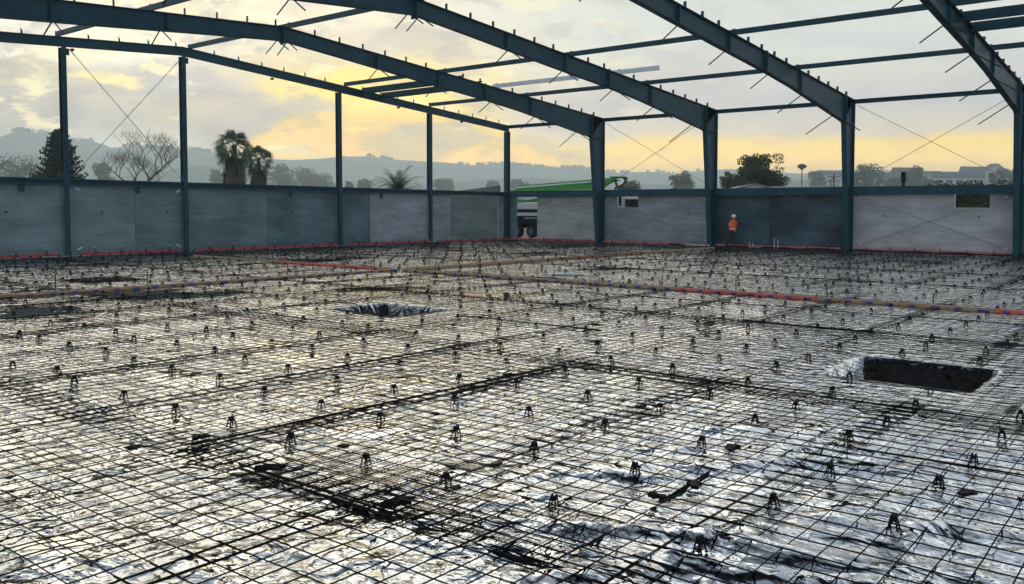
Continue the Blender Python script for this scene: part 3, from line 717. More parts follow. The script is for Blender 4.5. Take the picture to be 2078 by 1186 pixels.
for i, (x, y) in enumerate(pos[:300]):
    o = co if i == 0 else co.copy()
    if i: C.objects.link(o)
    o.location = (x, y, cz(x, y)-.002+.012); o.rotation_euler = (random.uniform(-.07, .07), random.uniform(-.07, .07), random.choice([0, PI/2])+random.uniform(-.25, .25)); s = CS*random.uniform(1.0, 1.12); o.scale = (s, s, s*random.uniform(.97, 1.08))
    tag(o, lab, 'bar chair', grp)
bv = np.array([tuple(v.co) for v in cm.vertices]); bf = [tuple(p.vertices) for p in cm.polygons]
VV = []; FF = []; nn = len(bv)
zz_ = memz(np.array([p[0] for p in pos[300:]]), np.array([p[1] for p in pos[300:]]))[0]
for k, (x, y) in enumerate(pos[300:]):
    a = random.uniform(0, PI); c, s = math.cos(a), math.sin(a)
    R = np.array([[c, s, 0], [-s, c, 0], [0, 0, 1]])
    VV.append(bv @ R*np.array([1.0, 1.0, .85])+np.array([x, y, zz_[k]+.01])); FF += [tuple(i+k*nn for i in f) for f in bf]
me = bpy.data.meshes.new('far_bar_chairs'); me.from_pydata(np.concatenate(VV).tolist(), [], FF); me.materials.append(M['blackp'])
o = link('bar_chairs', me); tag(o, 'many more black plastic bar chairs dotted over the far floor up to the walls', 'bar chairs', kind='stuff')

# loose scraps on the floor
scr = [(1005, 973, 'flat black scrap by a bar chair in the near middle', 1.0), (925, 1016, 'small black scrap right of the lowest left bar chair', .8), (812, 1046, 'big black torn scrap lying on the thick bundle', 2.0), (1207, 667, 'black lump of spacers on the mesh right of the middle', 1.6), (1300, 840, 'curled black scrap near a bar chair, right of centre', 1.2), (1490, 935, 'ragged black scrap in the right foreground', 1.6), (1410, 1005, 'black scrap beside the short bar bundle', 1.3), (1960, 1033, 'rounded black scrap near the right edge', 1.2), (1330, 1045, 'black scrap at the foot of the short bundle', 1.2), (885, 852, 'bent black strip in the middle of the floor', 1.0), (270, 925, 'black strip lying slantwise at left', 1.2), (405, 903, 'black patch where two bundles meet at left', 1.5), (550, 965, 'black patch at the left end of the thick bundle', 1.8), (22, 985, 'small black hook shaped offcut at the left edge', .6), (700, 920, 'thin black offcuts left of the middle', 1.0), (1030, 775, 'dark crumpled strip halfway up the floor', 1.4)]
for x, y, lb, s in scr:
    p = ground_pt(x, y); m = MB(); n = 15; s = s*.8; a0 = random.uniform(0, PI)
    pts = []
    for t in range(n):
        an = 2*PI*t/n; r = s*random.choice([.018, .03, .05, .055])*random.uniform(.8, 1.2); pts.append((r*1.7*math.cos(an)*math.cos(a0)-r*math.sin(an)*math.sin(a0), r*1.7*math.cos(an)*math.sin(a0)+r*math.sin(an)*math.cos(a0)))
    top = [(x_, y_, random.uniform(.008, .03*s)) for x_, y_ in pts]; b_ = [(x_*.95, y_*.95, 0) for x_, y_ in pts]
    m.add(b_+top+[(0, 0, .03*s)], [(i, (i+1) % n, n+(i+1) % n, n+i) for i in range(n)]+[(n+i, n+(i+1) % n, 2*n) for i in range(n)]+[tuple(range(n-1, -1, -1))])
    o = m.build('plastic_scrap', 'blackp'); o.location = (p.x, p.y, cz(p.x, p.y)+.05); tag(o, lb, 'scrap')

# ================================================================= TIMBER JOINT FORMS
def joint_board(p, q, lab, mt, caps=True, h=.10, w=.045, gap=.45, z0=.0):
    p = Vector(p); q = Vector(q); d = q-p; L_ = d.length; rz = math.atan2(d.y, d.x)
    e = empty('form_board', (p.x, p.y, 0), lab, 'timber board', 'timber joint boards across the floor', rz)
    MB().box(0, L_-.01, -w/2, w/2, z0, z0+h*.52).build('board', mt, e); MB().box(0.0, L_-.01, -w/2-.004, w/2+.004, z0+h*.52+.003, z0+h).build('top_batten', mt, e)
    if caps:
        n = int(L_/gap)
        for i in range(min(n, 60)):
            x = (i+.5)*L_/n
            MB().box(x-.075, x+.075, -w/2-.03, w/2+.03, z0+h*.36, z0+h*.60).box(x-.06, x+.06, -w/2-.045, -w/2-.03, z0+h*.3, z0+h*.66).build('dowel_sleeve', 'blue', e)
    return e
B1 = [(-48, -39.0, 'wood2', 'dark timber board at the left edge, lying double'), (-39.0, -33.2, 'wood', 'timber board running left from the crossing, leftmost blue capped length'), (-33.2, -27.2, 'wood', 'timber board with blue caps just left of the crossing')]
for y0, y1, mt, lb in B1: joint_board((19.3, y0, 0), (19.3, y1, 0), lb, mt)
B2 = [(-27.1, -19.5, 'wood', 'timber board without caps leading right from the crossing'), (-19.5, -12, 'wood2', 'brown timber board in the middle of the far joint line'), (-12, -4.8, 'wood', 'timber board of the far joint ending near the side wall')]
for y0, y1, mt, lb in B2: joint_board((19.55, y0, 0), (19.55, y1, 0), lb, mt, False, .13)
B3 = [(6.2, 12.6, 'wood', 'pale timber board far left of the red one', False), (12.6, 18.9, 'orangew', 'red painted timber board left of the crossing', False), (19.6, 25.2, 'wood', 'yellow timber board with blue caps right of the crossing', True), (25.2, 30.3, 'wood', 'second blue capped timber board right of the crossing', True), (30.3, 34.2, 'orangew', 'orange painted board with blue caps in the long near joint', True), (34.2, 38.0, 'wood', 'timber board with blue caps approaching the right edge', True), (38.0, 41.8, 'orangew', 'reddish board with blue caps at the right edge', True)]
for x0, x1, mt, lb, cp in B3: joint_board((x0, -27.25, 0), (x1, -27.25, 0), lb, mt, cp)
# extra loose timbers at left edge
for dy, lb in ((.25, 'loose plank beside the joint board at the left edge'), (.5, 'second loose plank lying at the left edge')):
    o = MB().box(-.05, .05, -3.2, 3.2, 0, .045).build('plank', 'wood2'); o.location = (19.3+dy, -41.8, .09); o.rotation_euler = (0, 0, .03*dy); tag(o, lb, 'plank')
def peg(x, y, h, lab, grp, cap=False, strut=None, tilt=.06, r=.012, z0=0):
    e = empty('steel_peg', (x, y, z0), lab, 'peg', grp); e.rotation_euler = (random.uniform(-tilt, tilt), random.uniform(-tilt, tilt), 0)
    MB().tube([(0, 0, -.15), (0, 0, h)], r, 6).build('shaft', 'peg', e)
    if cap: MB().sphere((0, 0, h+.01), .026, 8, 5).build('safety_cap', 'cap', e)
    if strut: 
        sx, sy = strut; MB().bar((sx, sy, -.02), (sx*.1, sy*.1, h*.62), .03, .03).bar((sx*1.1, sy*1.1, -.03), (sx*.6, sy*.6, -.01), .07, .02).build('strut', 'peg', e)
for x, y in [(18.95, -37.6), (18.95, -35.4), (18.95, -33.3), (18.95, -31.2), (18.95, -29.1), (18.95, -27.9)]: peg(x, y, random.uniform(.42, .52), 'dark steel peg upright behind the blue capped joint board at left', 'pegs of the left joint board', r=.014)
for y in (-25.6, -24.1, -22.1, -20.2, -17.7, -15.3, -13.2, -10.5, -8.2): peg(19.15, y, .36, 'thin dark peg behind the far timber joint leading to the side wall', 'pegs of the far joint board', r=.012)
for x in (20.9, 23.0, 25.3, 27.6, 29.7, 31.9, 34.3, 36.7, 39): peg(x, -26.95, random.uniform(.33, .42), 'dark peg standing behind the long near joint board right of the crossing', 'pegs of the near joint board', r=.013)
for x in (7.3, 10.2, 12.2, 14.3, 16.4): peg(x, -26.98, .36, 'thin dark peg behind the pale and red boards left of the crossing', 'pegs of the red painted joint board', r=.012)

# edge boards round the perimeter
ed = [(.45, 7.3), (8.0, 14.6), (15.3, 23.9), (24.8, 29.3), (30.2, 36), (36.1, 42)]
edl = ['nearest the corner', 'under the pale panel', 'between mid slope post and ridge post', 'in the cross braced end bay', 'left of the cross braced bay', 'at the far left edge']
for (a0, a1), lb in zip(ed, edl):
    o = MB().box(-.03, .0, -(a1-a0), 0, -.22, .05).box(-.05, .01, -(a1-a0), 0, .05, .07).build('edge_board', 'red'); o.location = (.34, -a0, -.0); tag(o, 'red edge board along the end wall '+lb, 'edge board', 'red edge boards round the slab')
    n = int((a1-a0)/1.12)
    for i in range(n): peg(.40, -(a0+(i+.5)*(a1-a0)/n), .36, 'short capped peg with strut behind the red boards of the end wall', 'pegs along the end wall', True, (-.0, .16), .05, .016, z0=-.08)
es = [(.5, 8.1), (8.9, 16.6), (17.3, 25.1), (25.9, 33.6), (34.4, 42)]
for i, (a0, a1) in enumerate(es):
    o = MB().box(0, a1-a0, 0, .03, -.22, .08).box(0, a1-a0, -.01, .33, .08, .10).build('edge_board', 'redpale' if i else 'red'); o.location = (a0, -.42, 0)
    tag(o, 'dusty red edge board along the side wall below the '+['doorway', 'window with the truck cab', 'person in orange', 'window with the dark hedge', 'wall at the right edge'][i], 'edge board', 'red edge boards round the slab')
    n = int((a1-a0)/1.14)
    for j in range(n): peg(a0+(j+.5)*(a1-a0)/n, -.46, .34, 'short capped peg with strut along the side wall boards', 'pegs along the side wall', True, (.16, 0), .05, .016, z0=-.08)
# sheeting lapped up against the side boards
m = MB(); xs_ = np.arange(14, 42.5, .18); up = .02+.05*np.abs(np.sin(xs_*1.37*2.0/2.2))**.7*1.2+.03*vnoise(xs_*1.3, xs_*0, 4)
vs = []
for x, u_ in zip(xs_, up): vs += [(x, -.62, -.19), (x, -.50, -.19+.03), (x, -.465, u_-.05), (x, -.455, u_-.05), (x, -.49, -.2)]
fs = [(i*5+t, i*5+t+1, (i+1)*5+t+1, (i+1)*5+t) for i in range(len(xs_)-1) for t in range(4)]
o = MB().add(vs, fs).build('upturned_sheeting', 'blackp'); tag(o, 'scalloped black edge of sheeting lapped up against the side wall boards', 'plastic sheeting')
o = MB().tube([(.62, -40, -.1), (.62, -31, -.09), (.60, -24, -.1)], .05, 8).build('edge_pipe', 'greyw'); tag(o, 'long grey white strip on the floor at the foot of the end wall, left part', 'pipe')
o = MB().tube([(.62, -23.2, -.1), (.60, -14, -.09), (.62, -8.5, -.1)], .05, 8).build('edge_pipe', 'greyw'); tag(o, 'long grey strip on the floor at the foot of the end wall, right part', 'pipe')
# services poking up
def pipe(pts, r, lab, mt='greyp', name='service_pipe'): 
    o = MB().tube([tuple(Vector(p)-Vector(pts[0])) for p in pts], r, 8).build(name, mt); o.location = pts[0]; return tag(o, lab, 'pipe')
pipe([(21.30, -.75, -.2), (21.30, -.75, .55)], .03, 'left of the two upright white conduits near the side wall')
pipe([(21.55, -.8, -.2), (21.55, -.8, .48)], .03, 'right of the two upright white conduits near the side wall')
pipe([(19.85, -1.0, .28), (19.85, -1.0, -.02), (20.55, -1.1, -.03)], .035, 'bent white pipe right of the person in orange')
pipe([(20.05, -.95, .22), (20.05, -.95, -.06)], .035, 'short upright white pipe beside the bent pipe')
pipe([(15.6, -1.0, .0), (17.2, -1.0, .0)], .07, 'fat white pipe lying at the foot of the third column')
pipe([(2.4, -1.3, -.05), (4.1, -1.3, -.05)], .05, 'pale pipe on the floor in front of the doorway')

# ================================================================= PERSON
def skin_obj(name, verts, edges, radii, m, parent, sub=2):
    me = bpy.data.meshes.new(name); me.from_pydata(verts, edges, []); o = link(name, me, parent); me.materials.append(M[m])
    md = o.modifiers.new('skin', 'SKIN'); md.use_smooth_shade = True
    for v, r in zip(me.skin_vertices[0].data, radii): v.radius = r if isinstance(r, tuple) else (r, r)
    me.skin_vertices[0].data[0].use_root = True
    sb = o.modifiers.new('sub', 'SUBSURF'); sb.levels = sub; sb.render_levels = sub
    return o
pz = -.02
per = empty('person', (18.72, -.95, pz), 'person in orange high visibility jacket and white helmet standing by the dark wall', 'person', rz=yw-PI/2-.9); per.scale = (1.06, 1.06, 1.06)
# local frame: x = right, y = away from the back; the figure faces +x, weight on the front leg
bv_ = [(0, 0, .95), (0, 0, 1.12), (.02, 0, 1.32), (.03, 0, 1.46), (.05, 0, 1.54), (.06, 0, 1.63), (.065, 0, 1.70),
       (.02, .19, 1.42), (.02, -.19, 1.42),
       (.0, .24, 1.17), (.21, .15, 1.16), (.0, -.24, 1.17), (.21, -.12, 1.22),
       (.02, .09, .90), (.07, .10, .50), (.03, .10, .08), (.0, -.09, .90), (-.12, -.10, .50), (-.36, -.10, .12)]
be_ = [(0, 1), (1, 2), (2, 3), (3, 4), (4, 5), (5, 6), (3, 7), (3, 8), (7, 9), (9, 10), (8, 11), (11, 12), (0, 13), (13, 14), (14, 15), (0, 16), (16, 17), (17, 18)]
br_ = [.13, .125, .145, .09, .055, .082, .075, .06, .06, .045, .035, .045, .035, .085, .058, .042, .085, .058, .042]
skin_obj('body', bv_, be_, br_, 'skin', per)
jv = [(0, 0, .76), (0, 0, 1.0), (.0, 0, 1.2), (.02, 0, 1.36), (.03, 0, 1.49), (.02, .2, 1.42), (.0, .26, 1.18), (.17, .17, 1.15), (.02, -.2, 1.42), (.0, -.26, 1.18), (.17, -.14, 1.20)]
je = [(0, 1), (1, 2), (2, 3), (3, 4), (3, 5), (5, 6), (6, 7), (3, 8), (8, 9), (9, 10)]
skin_obj('jacket', jv, je, [(.20, .21), (.19, .2), (.18, .19), (.19, .19), .10, .085, .075, .06, .085, .075, .06], 'hivis', per)
tv = [(0, 0, .93), (.02, .09, .86), (.07, .10, .50), (.03, .10, .11), (.0, -.09, .86), (-.12, -.10, .50), (-.36, -.10, .15)]
skin_obj('trousers', tv, [(0, 1), (1, 2), (2, 3), (0, 4), (4, 5), (5, 6)], [.155, .105, .078, .066, .105, .078, .066], 'trouser', per)
for (x, y, z, a) in ((.03, .10, .0, 0), (-.36, -.10, .05, -.35)):
    b = MB(); b.sphere((0, 0, 0), .09, 10, 6, (1.6, .6, .55)); b.sphere((-.04, 0, .07), .06, 8, 6, (1, .9, 1.3)); o = b.build('boot', 'boot', per, True); o.location = (x+.05, y, z+.055); o.rotation_euler = (0, -a, 0)
hm = MB(); hm.sphere((.065, 0, 1.735), .125, 16, 10, (1.12, .95, .85)); hm.prism([(.065+.19*math.cos(t), .125*math.sin(t)) for t in np.linspace(0, 2*PI, 20, endpoint=False)], 2, 1.70, 1.715); hm.build('helmet', 'helmet', per, True)
fc = MB(); fc.sphere((.155, 0, 1.63), .02, 8, 5, (1.1, .6, 1.1)); fc.sphere((.13, .035, 1.66), .012, 6, 4); fc.sphere((.13, -.035, 1.66), .012, 6, 4); fc.build('face', 'skin', per, True)
for s_, c_ in ((1, (.22, .15, 1.16)), (-1, (.22, -.12, 1.22))):
    h = MB(); c_ = Vector(c_); h.sphere(c_, .042, 8, 6, (1.1, .6, .9))
    for f in range(4): h.tube([tuple(c_+Vector((.03, 0, .022-.014*f))), tuple(c_+Vector((.075, -s_*.012, .024-.015*f))), tuple(c_+Vector((.085+.004*(f % 2), -s_*.045, .02-.014*f)))], [.010, .009, .008], 6)
    h.tube([tuple(c_+Vector((0, -s_*.02, .03))), tuple(c_+Vector((.04, -s_*.045, .045)))], [.011, .009], 6); h.build('hand', 'skin', per, True)
tp = MB()
for z, r in ((1.02, .203),): tp.prism([(r*math.cos(t)*1.0, r*math.sin(t)) for t in np.linspace(0, 2*PI, 16, endpoint=False)], 2, z-.025, z+.025)
tp.build('reflective_band', 'tape', per)
ph = MB().box(-.01, .01, -.04, .04, -.07, .07).build('phone', 'blackp'); ph.location = per.location+Vector((0, 0, 0)); 
rm = Matrix.Rotation(per.rotation_euler.z, 4, 'Z'); ph.location = per.location+(rm @ Vector((.31, .03, 1.22))); ph.rotation_euler = (0, -.5, per.rotation_euler.z); tag(ph, 'small dark phone held up by the person in orange', 'phone')

# ================================================================= CONCRETE PUMP TRUCK
tr = empty('concrete_pump_truck', (0, 4, -.06), 'white truck with folded green pump boom parked behind the side wall', 'truck')
def tb(name, m, mt, par=tr): 
    o = m.build(name, mt, par); return o
tb('chassis', MB().box(-5, 9.4, .7, 1.0, .75, 1.0).box(-5, 9.4, 1.6, 1.9, .75, 1.0).box(-3.4, 6.0, .1, 2.4, 1.0, 1.12), 'blackp')
tb('deck', MB().box(-4.6, 6.2, .05, 2.45, 2.25, 2.72).box(-4.6, 6.2, .02, .06, 1.72, 1.98).box(-2.0, -.2, -.02, .02, 1.52, 1.58), 'greyw')
tb('underbody', MB().box(-4.2, 6.0, .3, 2.2, 1.98, 2.25).box(-3.0, 5.8, .3, 2.2, 1.12, 1.75).box(.3, 2.2, .1, 1.0, .5, 1.2), 'tyre')
tb('cab', MB().prism([(6.4, .7), (9.3, .7), (9.35, 1.9), (9.0, 3.35), (6.5, 3.4), (6.4, 3.2)], 1, .05, 2.45), 'white')
tb('cab_window', MB().prism([(7.6, 2.05), (9.1, 2.05), (8.85, 3.0), (7.6, 3.0)], 1, .03, .048), 'glass')
mm = MB().tube([(7.8, -.15, 3.05), (7.9, -.3, 2.75), (8.3, -.32, 2.62), (8.6, -.2, 2.8)], .03, 6).box(7.3, 7.45, -.35, -.2, 2.5, 3.2); tb('mirror', mm, 'blackp')
for xw in (-2.75, -1.30, 3.9, 7.6):
    for yy in (.02, 2.1):
        w_ = MB(); n = 24; 
        w_.tube([(xw, yy, .5), (xw, yy+.06, .5), (xw, yy+.30, .5), (xw, yy+.36, .5)], [.44, .51, .51, .44], n); wo_ = tb('wheel', w_, 'tyre')
        MB().tube([(xw, yy-.012, .5), (xw, yy+.01, .5)], .27, 16).tube([(xw, yy-.05, .5), (xw, yy-.012, .5)], .1, 12).build('rim', 'rod', wo_)
# boom sections, folded, rising slightly to the right
bm_ = MB(); bm_.prism([(-4.6, 3.80), (-3.2, 4.16), (6.0, 4.62), (6.0, 4.50), (4.6, 3.78), (-3.5, 3.68)], 1, .95, 1.35); tb('boom', bm_, 'green')
bm_ = MB(); bm_.prism([(-4.6, 3.2), (-2.5, 3.32), (1.2, 3.15), (5.5, 3.3), (5.5, 3.55), (-4.4, 3.5)], 1, .5, .9); tb('boom_section', bm_, 'green')
bm_ = MB(); bm_.prism([(-4.6, 2.95), (-2.0, 2.98), (-.5, 3.1), (5.5, 3.1), (5.5, 3.0), (-.5, 2.80), (-4.6, 2.78)], 1, .2, .5); tb('boom_section', bm_, 'green')
pp = MB().tube([(-4.3, .88, 3.72), (-3.4, .88, 3.98), (.5, .88, 4.16), (5.2, .88, 4.40)], .065, 8).tube([(-2.6, .15, 3.16), (1.0, .15, 3.10), (5, .15, 3.16)], .07, 8); tb('delivery_pipe', pp, 'white')
ln = MB(); ln.bar((5.6, 1.1, 4.65), (6.9, 1.1, 4.62), .22, .12); ln.bar((6.0, 1.1, 3.8), (6.7, 1.1, 4.05), .22, .16); ln.bar((6.9, 1.1, 4.66), (6.95, 1.1, 4.30), .2, .14); ln.bar((6.95, 1.1, 4.35), (6.5, 1.1, 3.75), .2, .14); ln.bar((5.9, 1.1, 4.6), (6.2, 1.1, 3.9), .2, .12); ln.tube([(6.9, .95, 4.55), (6.9, 1.25, 4.55)], .12, 10).tube([(6.45, .95, 3.85), (6.45, 1.25, 3.85)], .13, 10).tube([(5.3, 1.1, 4.3), (6.4, 1.1, 4.42)], .05, 8)
tb('boom_linkage', ln, 'dkgreen')
tb('outrigger', MB().box(-3.9, -3.6, -.05, .15, .2, 2.2).box(-4.0, -3.3, -.06, .1, 1.2, 1.4), 'greyw')
o = MB().tube([(0, 0, 0), (0, 0, .12)], [.11, .08], 10).build('beacon', 'lampc', tr); o.location = (6.8, 1.2, 3.42)

# things seen through the right window
o = MB().tube([(0, 0, -.3), (0, 0, 3.6)], .045, 8).build('white_post', 'white'); o.location = (29.22, 7.6, 0); tag(o, 'white upright post seen in the right hand wall window', 'post')
lf = empty('lifting_machine', (30.2, 8.6, 0), 'yellow machine part low in the right hand wall window', 'machine')
MB().box(-.85, .55, -.25, .25, 2.30, 2.38).box(-.85, -.78, -.25, .25, 1.1, 2.30).box(.1, .5, -.26, .24, 2.16, 2.30).build('guard_rail', 'yellow', lf); MB().box(-.8, .5, -.5, .5, .5, 1.4).build('body', 'yellow', lf)
for sx in (-.6, .35): MB().tube([(sx, -.55, .15), (sx, -.35, .15)], .4, 14).build('wheel', 'tyre', lf)

# ================================================================= VEGETATION
def leaves_np(centers, radii, n, size, flat=.75, seed=0, elong=1.0):
    r = np.random.default_rng(seed); centers = np.asarray(centers, float); k = len(centers); rad = np.asarray(radii, float)
    w = rad**2; w = w/w.sum(); idx = r.choice(k, n, p=w)
    u = r.normal(size=(n, 3)); u /= np.linalg.norm(u, axis=1)[:, None]; rr_ = r.uniform(.25, 1, n)**.5
    P = centers[idx] + u*(rad[idx]*rr_)[:, None]*np.array([1, 1, flat])
    a = r.normal(size=(n, 3)); a /= np.linalg.norm(a, axis=1)[:, None]; b = np.cross(a, r.normal(size=(n, 3))); b /= np.linalg.norm(b, axis=1)[:, None]
    s = size*r.uniform(.6, 1.35, n)[:, None]; a = a*s*elong; b = b*s
    V = np.stack([P-a*.5, P+b*.42, P+a*.5, P-b*.42], 1).reshape(-1, 3); return V, np.arange(n*4).reshape(-1, 4)
def limb_tree(seed, h, spread, levels=4, r0=.25, up=.5, kids=3, fork=.25):
    random.seed(seed); m = MB(); tips = []
    def grow(p, d, L_, r, lv):
        k = 3; pts = [p]; 
        for i in range(k):
            d2 = (d+Vector((random.uniform(-.18, .18), random.uniform(-.18, .18), random.uniform(-.05, .14)))).normalized(); p = p+d2*L_/k; pts.append(p); d = d2
        m.tube([tuple(q) for q in pts], [r*(1-.35*i/k) for i in range(k+1)], 5 if lv > 1 else 7, False)
        tips.append((p, lv))
        if lv < levels:
            for i in range(kids+(random.random() < .4)):
                an = 2*PI*(i+random.random()*.6)/kids; out = Vector((math.cos(an), math.sin(an), 0))
                nd = (d*(1-spread)+out*spread+Vector((0, 0, up*.3))).normalized(); grow(pts[-1] if i else pts[-2], nd, L_*random.uniform(.62, .82), r*.58, lv+1)
    grow(Vector((0, 0, -.3)), Vector((0, 0, 1)), h*fork, r0, 0)
    return m, tips
def tree(name, pos, h, w, label, cat='tree', mt='leaf', seed=1, n=6000, leaf=.22, levels=3, clump=.13, spread=.6, flat=.7, group=None, ell=None, fork=.28, trunk_mt='bark', inner=26):
    e = empty(name, pos, label, cat, group)
    m, tips = limb_tree(seed, h, spread, levels, .03*h, .5, 3, fork)
    zs = [t[0].z for t in tips]; sc = (h*.9)/max(zs); xm = max(max(abs(t[0].x), abs(t[0].y)) for t in tips); sx = (w*.44)/xm
    m.v = [(a*sx, b*sx, c*sc) for a, b, c in m.v]; m.build('trunk', trunk_mt, e)
    cs = [(t[0].x*sx, t[0].y*sx, t[0].z*sc) for t in tips if t[1] >= levels-1]
    r = random.Random(seed)
    for i in range(inner):
        a = r.uniform(0, 2*PI); q = r.uniform(.1, .85); z = r.uniform(.38, .92); k = math.sqrt(max(.05, 1-((z-.55)/.5)**2)); cs.append((w*.42*q*k*math.cos(a), w*.42*q*k*math.sin(a), h*z))
    rd = [w*clump*r.uniform(.6, 1.25) for _ in cs]
    V, Fq = leaves_np(cs, rd, n, leaf, flat, seed); V[:, 2] = np.minimum(V[:, 2], h*1.02)
    npmesh('crown', V, Fq, mt, e); random.seed(seed+5); return e

# big dark spreading tree right of centre
tree('broadleaf_tree', at(1541, 105, -.2), hgt(304, 105)+.2, 8.5, 'dark spreading tree against the yellow sky between the third and fourth columns', mt='leaf', seed=11, n=20000, leaf=.19, levels=4, clump=.10, spread=.6, flat=.6, fork=.22, inner=30)
tree('broadleaf_tree', at(1500, 118, -.2), hgt(348, 118)+.2, 5.2, 'lower olive green tree tucked against the left of the big dark tree', mt='leaf', seed=14, n=5500, leaf=.22, levels=3, clump=.15, fork=.2)
# conifer at left
cf = empty('conifer_tree', at(124, 92, -.2), 'dense dark green conifer standing behind the leftmost gable post', 'tree')
random.seed(3); H = hgt(289, 92)+.2; m = MB().tube([(0, 0, 0), (0, 0, H*.97)], [.28, .03], 8); m.build('trunk', 'bark', cf)
cs = []; rd = []
for i in range(230):
    t = (i/230)**.8; z0 = H*(.06+.9*t); rm = (3.0*(1-t)**.58+.1)*random.uniform(.75, 1.12); a = i*2.399+random.uniform(-.3, .3)
    for q in np.linspace(.25, 1, 6): cs.append((rm*q*math.cos(a), rm*q*math.sin(a), z0-.10*rm*q+.30*rm*q*q)); rd.append((.42-.26*q)*(.55+.6*(1-t)))
V, Fq = leaves_np(cs, rd, 30000, .15, .9, 5, 1.7); npmesh('crown', V, Fq, 'leafc', cf)
# bare winter tree
bt = empty('bare_tree', at(287, 125, -.2), 'leafless winter tree with fine twigs in the cross braced end bay', 'tree')
m, tips = limb_tree(42, 6.4, .5, 6, .12, .75, 2, .22)
zs = max(t[0].z for t in tips); xm = max(math.hypot(t[0].x, t[0].y) for t in tips); H = hgt(296, 125)+.2
m.v = [(a*5.6/xm, b*5.6/xm, c*H/zs) for a, b, c in m.v]; m.build('trunk', 'hazebark', bt)
tw = MB(); random.seed(9)
for t, lv in tips:
    if lv >= 4:
        for _ in range(3):
            p = Vector((t.x*5.6/xm, t.y*5.6/xm, t.z*H/zs)); d = Vector((random.uniform(-.6, .6), random.uniform(-.6, .6), random.uniform(.0, .9))); tw.tube([tuple(p), tuple(p+d*.5), tuple(p+d*.95+Vector((0, 0, .1)))], [.014, .010, .006], 3, False)
tw.build('twigs', 'hazebark', bt)
# fan palms
def fan_palm(pos, H, cr, tw_, label, seed, skirt=True, n=66):
    e = empty('fan_palm', pos, label, 'palm tree', 'fan palms behind the end wall'); random.seed(seed)
    MB().tube([(0, 0, -.2), (0, 0, H*.5), (0, 0, H-cr*.8)], [tw_*.42, tw_*.3, tw_*.12], 10).build('trunk', 'bark', e)
    V = []; Fs = []
    def frond(base, d, L_, spread):
        side = d.cross(Vector((0, 0, 1))); side = side.normalized() if side.length > .01 else Vector((1, 0, 0)); side = (Matrix.Rotation(random.uniform(-1.3, 1.3), 3, d) @ side).normalized(); up_ = side.cross(d)
        hub = base+d*L_*.45; i0 = len(V); w = .02
        V.extend([tuple(base-side*w), tuple(base+side*w), tuple(hub+side*w), tuple(hub-side*w)]); Fs.append((i0, i0+1, i0+2, i0+3))
        for k in range(13):
            an = (k-6)/6*spread; dd = (d*math.cos(an)+side*math.sin(an)+up_*random.uniform(-.05, .05)).normalized(); ll = L_*.62*(1-.25*abs(an)/spread)
            mid = hub+dd*ll*.55; tip = hub+dd*ll+Vector((0, 0, -.30*ll)); i0 = len(V); ww = .022*L_
            V.extend([tuple(hub), tuple(mid+side*ww*math.cos(an)-d*ww*math.sin(an)), tuple(tip), tuple(mid-side*ww*math.cos(an)+d*ww*math.sin(an))]); Fs.append((i0, i0+1, i0+2, i0+3))
    top = Vector((0, 0, H-cr*.9))
    for i in range(n):
        an = i*2.399; el = math.radians(86-162*(i/n)**.82+random.uniform(-9, 9)); d = Vector((math.cos(an)*math.cos(el), math.sin(an)*math.cos(el), math.sin(el)))
        frond(top+Vector((0, 0, -.45*(i/n))), d, cr*random.uniform(.95, 1.15), math.radians(60))
    npmesh('crown', V, Fs, 'leafp', e)
    if skirt:
        V = []; Fs = []
        for i in range(420):
            an = random.uniform(0, 2*PI); z = random.uniform(H*.18, H-cr*1.55); r = tw_*(.40+.16*random.random())*(1.05-.30*max(0, (z-(H-cr*1.95))/(cr*.4))); p = Vector((r*math.cos(an), r*math.sin(an), z)); q = p+Vector((math.cos(an)*.14, math.sin(an)*.14, -.75)); s = Vector((-math.sin(an), math.cos(an), 0))*.13
            i0 = len(V); V += [tuple(p-s*.6), tuple(p+s*.6), tuple(q+s), tuple(q-s)]; Fs.append((i0, i0+1, i0+2, i0+3))
        npmesh('dead_frond_skirt', V, Fs, 'skirt', e)
fan_palm(at(477, 82, -.2), hgt(281, 82)+.2, 1.75, 1.55, 'taller of the two fan palms, with a thick shaggy trunk', 5)
fan_palm(at(526, 86, -.2), hgt(309, 86)+.2, 1.5, 1.1, 'shorter of the two fan palms, right one', 6, True, 60)
# date palm
def date_palm(pos, H, cr, label, seed):
    e = empty('date_palm', pos, label, 'palm tree'); random.seed(seed)
    MB().tube([(0, 0, -.2), (0, 0, H-cr*.9)], [.45, .38], 10).build('trunk', 'bark', e)
    V = []; Fs = []
    for i in range(64):
        an = i*2.399; el = math.radians(80-70*(i/64)+random.uniform(-6, 6)); p = Vector((0, 0, H-cr*.95)); d = Vector((math.cos(an)*math.cos(el), math.sin(an)*math.cos(el), math.sin(el))); L_ = cr*1.5*random.uniform(.9, 1.1); k = 12; step = L_/k
        for s in range(k):
            q = p+d*step; side = d.cross(Vector((0, 0, 1))).normalized()
            for sg in (-1, 1):
                for h_ in (0, .5):
                    b0 = p.lerp(q, h_); tip = b0+(side*sg*.85+d*.65+Vector((0, 0, -.15))).normalized()*.42*(1.05-.7*abs(s/k-.35)); i0 = len(V); w = d*.035
                    V += [tuple(b0-w), tuple(b0+w), tuple(tip+w*.3), tuple(tip-w*.3)]; Fs.append((i0, i0+1, i0+2, i0+3))
            p = q; d = (d+Vector((0, 0, -.15))).normalized()
    npmesh('crown', V, Fs, 'leafp', e)
date_palm(at(808, 78, -.2), hgt(356, 78)+.2, 2.0, 'date palm with arching feathery fronds just above the end wall', 8)
